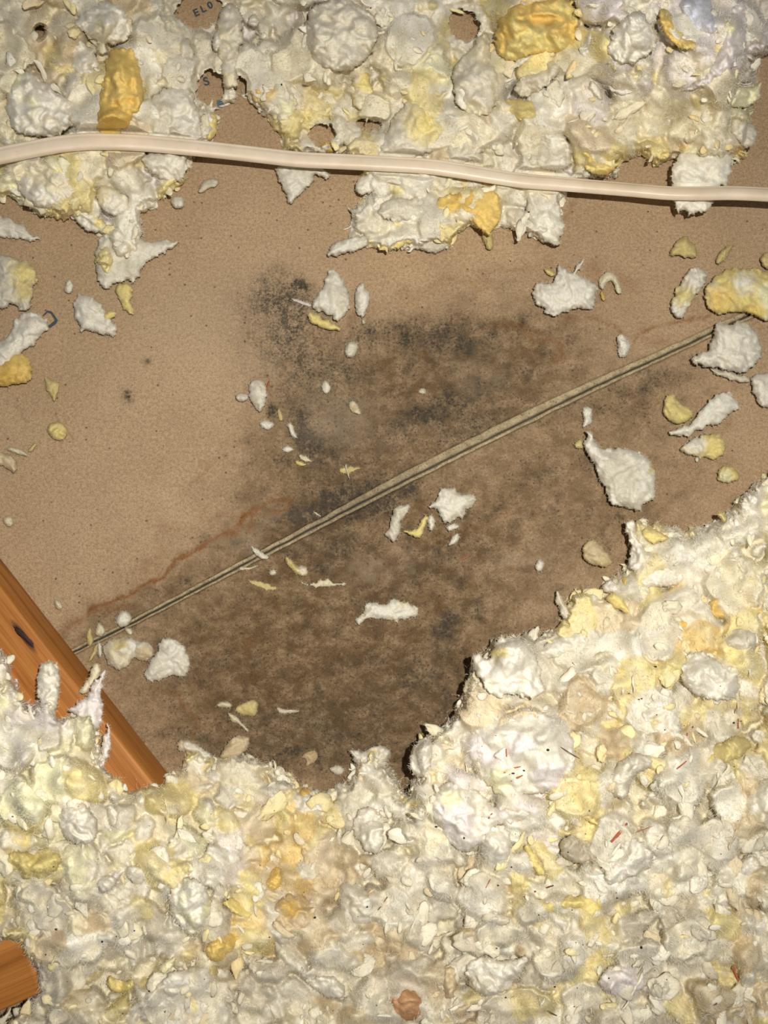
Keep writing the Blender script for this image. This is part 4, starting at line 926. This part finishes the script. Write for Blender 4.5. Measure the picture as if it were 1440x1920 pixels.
('t','699,396 725,370 780,369 810,385 801,411 760,417 720,413',13,4,'G','','smooth grey wad left of the bright golden one'),
('f','773,456 800,440 842,445 842,466 815,476 785,471',8,2,'G','','grey scrap under the long yellow strap'),
('t','131,400 150,384 175,394 200,420 197,436 175,437 150,426',10,4,'W','186,415,13,Y','white leaf with a yellow tip at the lower left of the top drift'),
('t','20,331 45,305 85,299 130,320 152,360 121,387 80,397 45,376',19,4,'WC','','large round cream wad below the cable at the left'),
('t','180,350 205,345 235,365 250,390 225,410 195,400 178,375',14,4,'WC','','cream wad right of the large round one below the cable'),
('b','104,1530 125,1504 160,1498 187,1540 182,1580 140,1587 110,1561',20,5,'W','','bright white wad left of the yellow-tinged slope at the lower left'),
('b','4,1612 20,1595 60,1595 95,1588 122,1610 101,1642 60,1658 25,1642',18,6,'YK','','broad yellow wad at the left of the bottom mound'),
('b','379,1600 390,1579 430,1581 454,1600 452,1622 415,1630 390,1620',14,6,'W','','pillow-like white wad in the middle of the bottom left mound'),
('b','234,1626 246,1619 271,1630 277,1650 256,1662 240,1650',11,6,'W','','small white cube-like wad in the bottom left mound'),
('b','179,1652 200,1637 223,1645 211,1671 187,1680',11,6,'W','','small white wad left of the cube-like one'),
('b','198,1515 208,1504 220,1512 222,1540 212,1553 200,1545',9,8,'W','','upright white bean in the bottom left mound'),
('b','308,1692 330,1650 365,1639 391,1670 402,1710 381,1752 355,1757 330,1732',20,6,'WL','','biggest glowing white wad of the bottom left mound'),
('b','384,1771 395,1755 425,1750 446,1744 467,1733 457,1760 430,1792 405,1807 386,1796',15,6,'D','','golden wad in the lower left quarter near the bottom'),
('b','408,1690 440,1680 472,1710 473,1730 440,1716',8,8,'Y','','yellow leaf above the golden wad of the bottom mound'),
('b','388,1812 405,1808 412,1822 398,1842 388,1832',7,6,'K','','dull yellow scrap under the golden wad of the bottom mound'),
('b','288,1893 300,1850 320,1820 350,1814 377,1830 351,1862 330,1887 300,1902',14,6,'W','','slanting white wad near the bottom edge, left of centre'),
('b','109,1736 118,1710 145,1699 171,1718 172,1746 150,1767 125,1757',17,5,'C','','round cream ball in the lower left'),
('b','159,1761 180,1737 215,1744 224,1770 195,1783 170,1778',13,6,'GW','','grey-white puckered wad right of the round cream ball'),
('b','199,1842 205,1824 225,1841 250,1834 257,1850 230,1864 205,1860',9,6,'Y','','yellow dish-shaped flake near the bottom left'),
('b','100,1782 120,1775 145,1780 150,1792 125,1797 105,1793',8,6,'Y','','small yellow wad right of the corner block'),
('b','294,1817 310,1798 334,1791 326,1813 304,1830',8,6,'L','','pale lemon leaf left of the golden wad near the bottom'),
('b','560,1488 566,1476 580,1476 587,1488 580,1500 566,1500',9,5,'O','','round ochre ball at the upper rim of the bottom mound'),
('b','494,1667 505,1640 520,1618 532,1650 516,1674',10,5,'D','','golden upright flake near the tan patch of the bottom mound'),
('b','504,1722 520,1680 560,1669 602,1700 592,1742 550,1762 515,1752',18,4,'TB','545,1705,18,O','brownish tan wad in the middle of the bottom mound'),
('b','564,1578 590,1600 612,1640 607,1692 585,1682 570,1640',10,5,'BK','','tan swirled flake above the brownish wad'),
('b','659,1531 680,1509 710,1514 722,1560 717,1602 690,1602 665,1571',17,5,'W','','white wad left of the big mound crease'),
('b','627,1562 641,1544 641,1580 646,1607 632,1602',8,5,'W','','thin white crescent left of the white wad by the crease'),
('b','624,1671 650,1649 690,1664 712,1700 702,1732 660,1737 635,1706',17,4,'GW','','lumpy grey-white wad in the bottom centre'),
('b','798,1500 830,1460 900,1480 930,1519 1000,1508 1012,1530 960,1546 930,1547 900,1592 860,1602 815,1551',24,5,'WP','845,1495,20,L','long-tailed white wad on the left shoulder of the big mound'),
('b','872,1400 895,1352 935,1346 985,1322 1062,1352 1090,1425 1050,1490 1000,1486 950,1505 900,1462',19,2,'WP','930,1465,30,L','largest pinkish white wad on top of the big mound'),
('b','766,1422 780,1390 800,1378 814,1400 807,1440 790,1463 771,1452',17,14,'W','','white head overhanging the dark gap of the big mound'),
('b','878,1242 890,1219 918,1238 925,1205 950,1188 987,1200 1007,1230 1017,1280 1032,1300 1000,1312 960,1302 930,1312 910,1291',22,10,'W','934,1225,15,Y','white fan-shaped wad at the upper edge of the big mound'),
('b','868,1285 880,1268 893,1275 900,1300 885,1312 870,1305',10,9,'C','','small cream wad below the fan-shaped one'),
('b','1008,1222 1025,1200 1060,1189 1090,1179 1107,1190 1092,1217 1060,1232 1030,1240 1012,1233',15,6,'W','','white worm-like wad right of the fan-shaped one'),
('b','1039,1108 1050,1104 1063,1140 1082,1160 1082,1177 1060,1171 1045,1140',10,5,'G','','grey wisp standing at the rim of the right drift'),
('b','1168,985 1185,968 1196,1000 1207,1030 1232,1040 1227,1061 1190,1077 1174,1061 1185,1030',13,7,'WG','','pale branch-like wad at the top of the right drift'),
('b','1199,996 1220,987 1246,1000 1258,1011 1230,1021 1209,1016',11,9,'Y','','yellow wad on the top rim of the right drift'),
('b','1343,956 1356,962 1377,980 1398,1000 1394,1023 1375,1006 1355,986',7,6,'K','','mustard horn at the top right of the right drift'),
('b','1298,1050 1320,1039 1350,1044 1372,1070 1352,1087 1320,1077',13,6,'W','','bright white wad in the upper right drift'),
('b','1370,1041 1395,1039 1413,1070 1402,1097 1374,1107 1376,1080',13,6,'C','','cream arm beside the bright white wad in the right drift'),
('b','1193,1086 1220,1069 1260,1059 1292,1080 1277,1097 1230,1102 1200,1102',14,6,'WG','','long white wad lying across the right drift'),
('b','1134,1120 1150,1109 1170,1124 1188,1152 1176,1153 1155,1141 1140,1131',8,9,'Y','','yellow leaf with a pointed tail in the right drift'),
('b','1128,1098 1143,1085 1160,1095 1165,1115 1150,1112 1133,1112',10,6,'W','','white wad above the pointed yellow leaf'),
('b','1165,1082 1175,1078 1184,1098 1180,1112 1168,1108',7,8,'D','','amber flake in the right drift beside the long white wad'),
('b','1329,1126 1360,1114 1377,1140 1361,1162 1334,1157 1329,1140',10,6,'D','1352,1136,8,T','orange-yellow ring in the right drift'),
('b','1238,1165 1270,1159 1302,1164 1292,1181 1270,1187 1250,1180',9,6,'D','','yellow banner-like flake in the right drift'),
('b','1349,1196 1370,1174 1400,1174 1427,1190 1422,1216 1390,1227 1360,1217',16,6,'GW','','smooth grey-white cushion at the right'),
('b','1273,1252 1290,1224 1320,1219 1346,1239 1382,1249 1392,1290 1372,1317 1330,1312 1294,1302 1279,1276',20,6,'W','','large bright white cushion at the right of the mound'),
('b','1098,1252 1110,1224 1140,1218 1172,1234 1167,1262 1130,1273',15,6,'WC','','knotted cream wad between mound and right drift'),
('b','1169,1306 1180,1284 1207,1289 1202,1316 1186,1337 1171,1326',10,6,'Y','','yellow wad left of the large bright cushion'),
('b','1193,1342 1210,1319 1250,1318 1277,1340 1278,1370 1283,1402 1265,1387 1240,1377 1210,1362',16,6,'W','1228,1352,10,K','bright white arch in the right of the mound'),
('b','1303,1437 1320,1410 1360,1384 1400,1373 1412,1400 1381,1427 1340,1437 1309,1447',12,6,'K','','olive fibrous slab at the right of the mound'),
('b','1143,1461 1155,1430 1190,1408 1232,1419 1222,1441 1190,1452 1181,1481 1170,1502 1149,1497',16,5,'GW','','grey-white arc in the middle right of the mound'),
('b','1128,1641 1150,1600 1180,1563 1212,1579 1233,1620 1190,1642 1160,1662 1139,1662',19,5,'W','','white wad below the thick rust splinter'),
('b','898,1601 905,1560 925,1543 957,1549 962,1590 946,1637 915,1627',17,6,'W','','upright white egg-shaped wad in the mound'),
('b','1043,1586 1060,1564 1095,1569 1117,1590 1102,1622 1060,1617',15,5,'Q','','dull grey ball in the mound'),
('b','1003,1680 1030,1690 1070,1680 1110,1671 1137,1680 1132,1711 1110,1733 1090,1702 1050,1707 1019,1723',12,7,'Y','','yellow saddle-shaped wad in the lower mound'),
('b','979,1586 990,1579 1022,1625 1024,1647 1004,1637',8,7,'Y','','slim yellow wedge above the saddle-shaped wad'),
('b','1048,1504 1080,1515 1132,1545 1132,1557 1100,1542 1065,1522',8,7,'Y','','diagonal yellow streak-like flake left of the rust splinter'),
('b','1118,1831 1140,1810 1180,1799 1212,1820 1217,1850 1190,1867 1150,1872 1123,1851',17,5,'P','','smooth lavender-white cushion near the bottom right'),
('b','868,1811 885,1789 930,1799 960,1799 992,1789 987,1820 950,1862 910,1873 879,1851',17,5,'WG','','wide grey-white wad near the bottom edge, right of centre'),
('b','867,1756 872,1737 890,1754 907,1770 897,1792 874,1787',9,6,'K','','left one of two olive flakes in the lower mound'),
('b','913,1782 924,1750 941,1738 940,1765 926,1788',8,6,'K','','right one of two olive flakes in the lower mound'),
('b','1274,1756 1280,1729 1299,1723 1307,1750 1291,1772',9,6,'Y','','yellow tuft low in the right of the mound'),
('b','728,1882 745,1849 780,1848 797,1870 792,1912 750,1917',16,5,'R','','rusty brown stained wad at the bottom centre'),
('b','826,1846 832,1809 850,1803 860,1840 852,1877 834,1872',11,6,'BT','','tan lobe right of the rusty wad'),
('b','573,1841 600,1824 640,1834 652,1860 631,1877 600,1867',14,5,'W','','white wad at the bottom, left of the rusty one'),
('b','1073,1874 1080,1860 1094,1866 1096,1882 1083,1890',7,6,'C','','small round cream bead near the bottom edge'),
('b','1395,1500 1410,1470 1440,1455 1475,1470 1475,1560 1420,1555 1400,1530',18,5,'WC','','tall cream white wad at the right edge'),
('b','1380,1620 1400,1600 1425,1610 1425,1640 1400,1655 1382,1645',12,5,'W','','white puff near the right edge, low in the mound'),
]
PALL['V'] = lin((226, 228, 238)); PALL['R'] = lin((206, 160, 118))
def pts(s_): return [tuple(float(v) for v in t.split(',')) for t in s_.split()]
NM = {}
for i, (mode, outl, th, lift, colr, sp, lab) in enumerate(T):
    poly = pts(outl); spots = []
    for t in sp.split():
        a_, b_, c_, d_ = t.split(','); spots.append((float(a_), float(b_), float(c_), d_))
    if mode == 'f': th *= 1.45
    cxm = np.mean([p[0] for p in poly]); cym = np.mean([p[1] for p in poly])
    tz = None; z0 = lift * .001 + th * .0003
    if mode in 'tb':
        f_ = SURF[0 if mode == 't' else 1]
        hc = float(f_([cxm], [cym])[0][0])
        tz = (lambda f_, hc: (lambda X_, Y_: np.clip(f_(X_, Y_)[0], hc * .75, hc * 1.12)))(f_, hc)
    prt = None
    if lab[0] == '>': _, prt, lab = lab.split('>')
    o_ = pillow(poly, z0, th * .001, colr, spots, label=lab, group=None, seed=i, tiltz=tz, fib=1.0, dim=.80 if mode == 'f' else .96, name=prt or ('insulation_tuft' if mode in 'fjh' else 'insulation_wad'))
    if prt: o_.location = o_.location - last.location; o_.parent = last; del o_['category']
    else: last = o_

# ------------------------------------------------------------------ printed marks on the paper
ink, nt, b = newmat('blue_black_ink'); b.inputs['Base Color'].default_value = (*lin((62, 72, 78)), 1); b.inputs['Roughness'].default_value = .9
blue, nt, b = newmat('faded_blue_ink'); b.inputs['Base Color'].default_value = (*lin((70, 104, 128)), 1); b.inputs['Roughness'].default_value = .9
def text(s_, x, y, px, ang, lab):
    cu = bpy.data.curves.new('printed_mark', 'FONT'); cu.body = s_; cu.size = px * MM * 1.4; cu.extrude = .00004; cu.offset = .00025
    cu.align_x = 'CENTER'; cu.align_y = 'CENTER'
    o = bpy.data.objects.new('tmp', cu); C.objects.link(o)
    me = bpy.data.meshes.new_from_object(o.evaluated_get(bpy.context.evaluated_depsgraph_get())); bpy.data.objects.remove(o)
    me.materials.clear(); me.materials.append(ink)
    r = bpy.data.objects.new('printed_letter', me); C.objects.link(r); r.location = (*P(x, y, .0012)[0][:2], .0012); r.rotation_euler = (0, 0, math.radians(ang))
    r.parent = panel_up; r['label'] = lab
text('E', 368, 24, 16, 25, 'blue-black printed letter near the top')
text('L', 381, 17, 15, 25, 'blue-black printed letter L near the top')
text('0', 394, 10, 15, 25, 'blue-black printed zero near the top')
text('S', 387, 153, 18, 20, 'blue-black printed S')
def flatmark(name, poly, mat, lab, hole=None):
    import bmesh
    bm = bmesh.new()
    if hole is None:
        bm.faces.new([bm.verts.new(P(x, y, .0014)[0]) for x, y in poly][::-1])
    else:
        A = [bm.verts.new(P(x, y, .0012)[0]) for x, y in poly]; B = [bm.verts.new(P(x, y, .0012)[0]) for x, y in hole]
        for k in range(len(A) - 1): bm.faces.new([A[k], B[k], B[k + 1], A[k + 1]])
    r = bmesh.ops.extrude_face_region(bm, geom=bm.faces[:]); bmesh.ops.translate(bm, verts=[v for v in r['geom'] if isinstance(v, bmesh.types.BMVert)], vec=(0, 0, .0001))
    me = bpy.data.meshes.new(name); bm.to_mesh(me); bm.free(); me.materials.append(mat)
    o = bpy.data.objects.new(name, me); C.objects.link(o); o.parent = panel_up; o['label'] = lab
flatmark('printed_mark', [(406, 190), (411, 187), (432, 187), (425, 193), (412, 199), (408, 198)], blue, 'faded blue printed wedge')
flatmark('printed_mark', [(79, 592), (89, 582), (97, 584), (103, 592), (108.5, 600), (106, 606), (94, 615), (91, 613)], ink, 'jagged blue-black printed outline', [(81, 594), (89, 586), (95, 588), (99, 594), (103, 600), (101, 602), (93, 609), (90, 609)])

# ------------------------------------------------------------------ rust-coloured splinters, black crumbs (laid on whatever surface is there)
bpy.context.view_layer.update()
dg = bpy.context.evaluated_depsgraph_get()
def hit(x, y):
    d = VIEW + RIGHT * ((x - W / 2) / FPX) + UP * ((H / 2 - y) / FPX); d = d / np.linalg.norm(d)
    ok, loc, nrm, _, ob, _ = S.ray_cast(dg, Vector(CAM), Vector(d)); return np.array(loc) if ok else P(x, y, 0)[0]
rust = plain('rust_brown_bark', (176, 92, 56), .8); dk = plain('dark_bark', (104, 58, 36), .8); blk = plain('black_crumb', (34, 26, 22), .7)
SPL = [(1144, 1576, 1174, 1542, 6, rust, 'thick rust-brown splinter, the largest on the mound'), (1001, 1670, 1037, 1659, 4, dk, 'dark brown splinter above the yellow saddle-shaped wad'), (1370, 1808, 1385, 1839, 5, rust, 'rust splinter near the bottom right corner'),
       (959, 1464, 977, 1452, 4, rust, 'short rust splinter on the largest pinkish wad'), (949, 1404, 950, 1419, 3, rust, 'small upright rust splinter on the top of the mound'), (1050, 1400, 1078, 1416, 2, dk, 'thin brown needle right on the largest pinkish wad'),
       (1268, 1441, 1286, 1426, 3, rust, 'rust needle on the grey-white arc'), (916, 1534, 922, 1524, 4, rust, 'tiny rust chip beside the long-tailed wad'), (709, 1706, 726, 1681, 3, dk, 'brown needle near the bottom centre'),
       (785, 1708, 808, 1728, 2, rust, 'pale rust needle in the lower left of the mound'), (945, 1447, 955, 1452, 3, rust, 'tiny rust chip left of the short rust splinter'), (1024, 1895, 1038, 1895, 3, dk, 'small brown chip at the bottom edge'),
       (1380, 1361, 1385, 1350, 3, rust, 'tiny rust chip beside the olive slab'), (1286, 1374, 1287, 1391, 3, rust, 'upright rust chip on the bright arch'), (499, 735, 506, 722, 4, rust, 'orange-brown thorn on the peg-shaped tuft'),
       (865, 1050, 880, 1042, 3, rust, 'rust needle on the lower board'), (1188, 1553, 1217, 1553, 1.6, rust, 'hair-thin rust needle right of the thick splinter'), (1298, 1364, 1299, 1362, 3, dk, 'dark chip in the right drift'),
       (914, 1660, 915, 1648, 2, rust, 'fine rust needle above the saddle-shaped wad'), (964, 1440, 972, 1436, 3, rust, 'faint rust chip above the short rust splinter'), (1338, 1884, 1344, 1880, 3, dk, 'brown chip low on the right of the mound'), (882, 529, 889, 536, 2, plain('yellow_straw', (176, 140, 60)), 'tiny yellow straw on the upper board')]
for x0, y0, x1, y1, wpx, mt, lab in SPL:
    a, b_ = hit(x0, y0), hit(x1, y1); L = max(np.linalg.norm(b_ - a), .002)
    m_ = (a + b_) / 2; d = b_ - a
    if abs(d[2]) > .5 * L: d[2] *= .3
    d /= np.linalg.norm(d); s_ = np.cross(d, [0, 0, 1.]); s_ /= np.linalg.norm(s_); t_ = np.cross(s_, d)
    hw = wpx * MM * .38; V = []; rs = np.random.default_rng(int(x0)); ns = 7
    top = max(a[2], b_[2]); m_[2] = (m_[2] + top) / 2 + hw * .6
    for k in range(ns):
        t = k / (ns - 1); ww = hw * (.35 + .65 * math.sin(math.pi * min(1, .15 + t * .8)) ** .5) * rs.uniform(.8, 1.15)
        c_ = m_ + d * L * (t - .5) + s_ * hw * .5 * math.sin(t * 3 + x0) * .4
        for q_ in range(5):
            an = q_ * 2 * math.pi / 5; V.append(c_ + s_ * math.cos(an) * ww + t_ * math.sin(an) * ww * .6)
    F = [(k * 5 + j, k * 5 + (j + 1) % 5, (k + 1) * 5 + (j + 1) % 5, (k + 1) * 5 + j) for k in range(ns - 1) for j in range(5)]
    F3 = []
    for f in F: F3 += [(f[0], f[1], f[2]), (f[0], f[2], f[3])]
    for j in range(1, 4): F3 += [(0, j + 1, j), ((ns - 1) * 5, (ns - 1) * 5 + j, (ns - 1) * 5 + j + 1)]
    o = mesh_np('bark_splinter', np.array(V), np.array(F3), mt); rebase(o); tag(o, lab, 'splinter')
rs = np.random.default_rng(77); V = []; F = []
cr = [(1027, 1406), (982, 1445), (962, 1450), (1065, 1598), (931, 1778), (1202, 1776), (452, 57), (528, 159), (86, 1790), (105, 1743), (1178, 1300), (1203, 1310), (1340, 1532), (932, 1660), (870, 1571), (818, 1550), (1040, 1850), (948, 1870), (957, 490), (991, 398), (1215, 397), (695, 15), (590, 1720), (688, 1700), (505, 1757), (280, 1858), (100, 1625), (252, 1745), (192, 1765), (1373, 845), (1228, 1250), (1390, 1352), (1375, 1355), (1105, 1520)]
cr += [(float(x), float(y)) for x, y in zip(rs.uniform(20, 1420, 70), rs.uniform(1500, 1900, 70))] + [(float(x), float(y)) for x, y in zip(rs.uniform(860, 1420, 25), rs.uniform(1250, 1520, 25))]
IV, IF = ico(1)
for i, (x, y) in enumerate(cr):
    p = hit(x, y); r = (rs.uniform(1.4, 2.6) if i < 34 else rs.uniform(.6, 1.4)) * MM
    V.append(IV * r * np.array([rs.uniform(.7, 1.5), rs.uniform(.6, 1.1), .6]) + p + [0, 0, r * .3]); F.append(IF + i * len(IV))
o = mesh_np('black_crumbs', np.concatenate(V), np.concatenate(F), blk); rebase(o); tag(o, 'scattered black dirt crumbs sprinkled over wool and board', 'dirt', None, 'stuff')
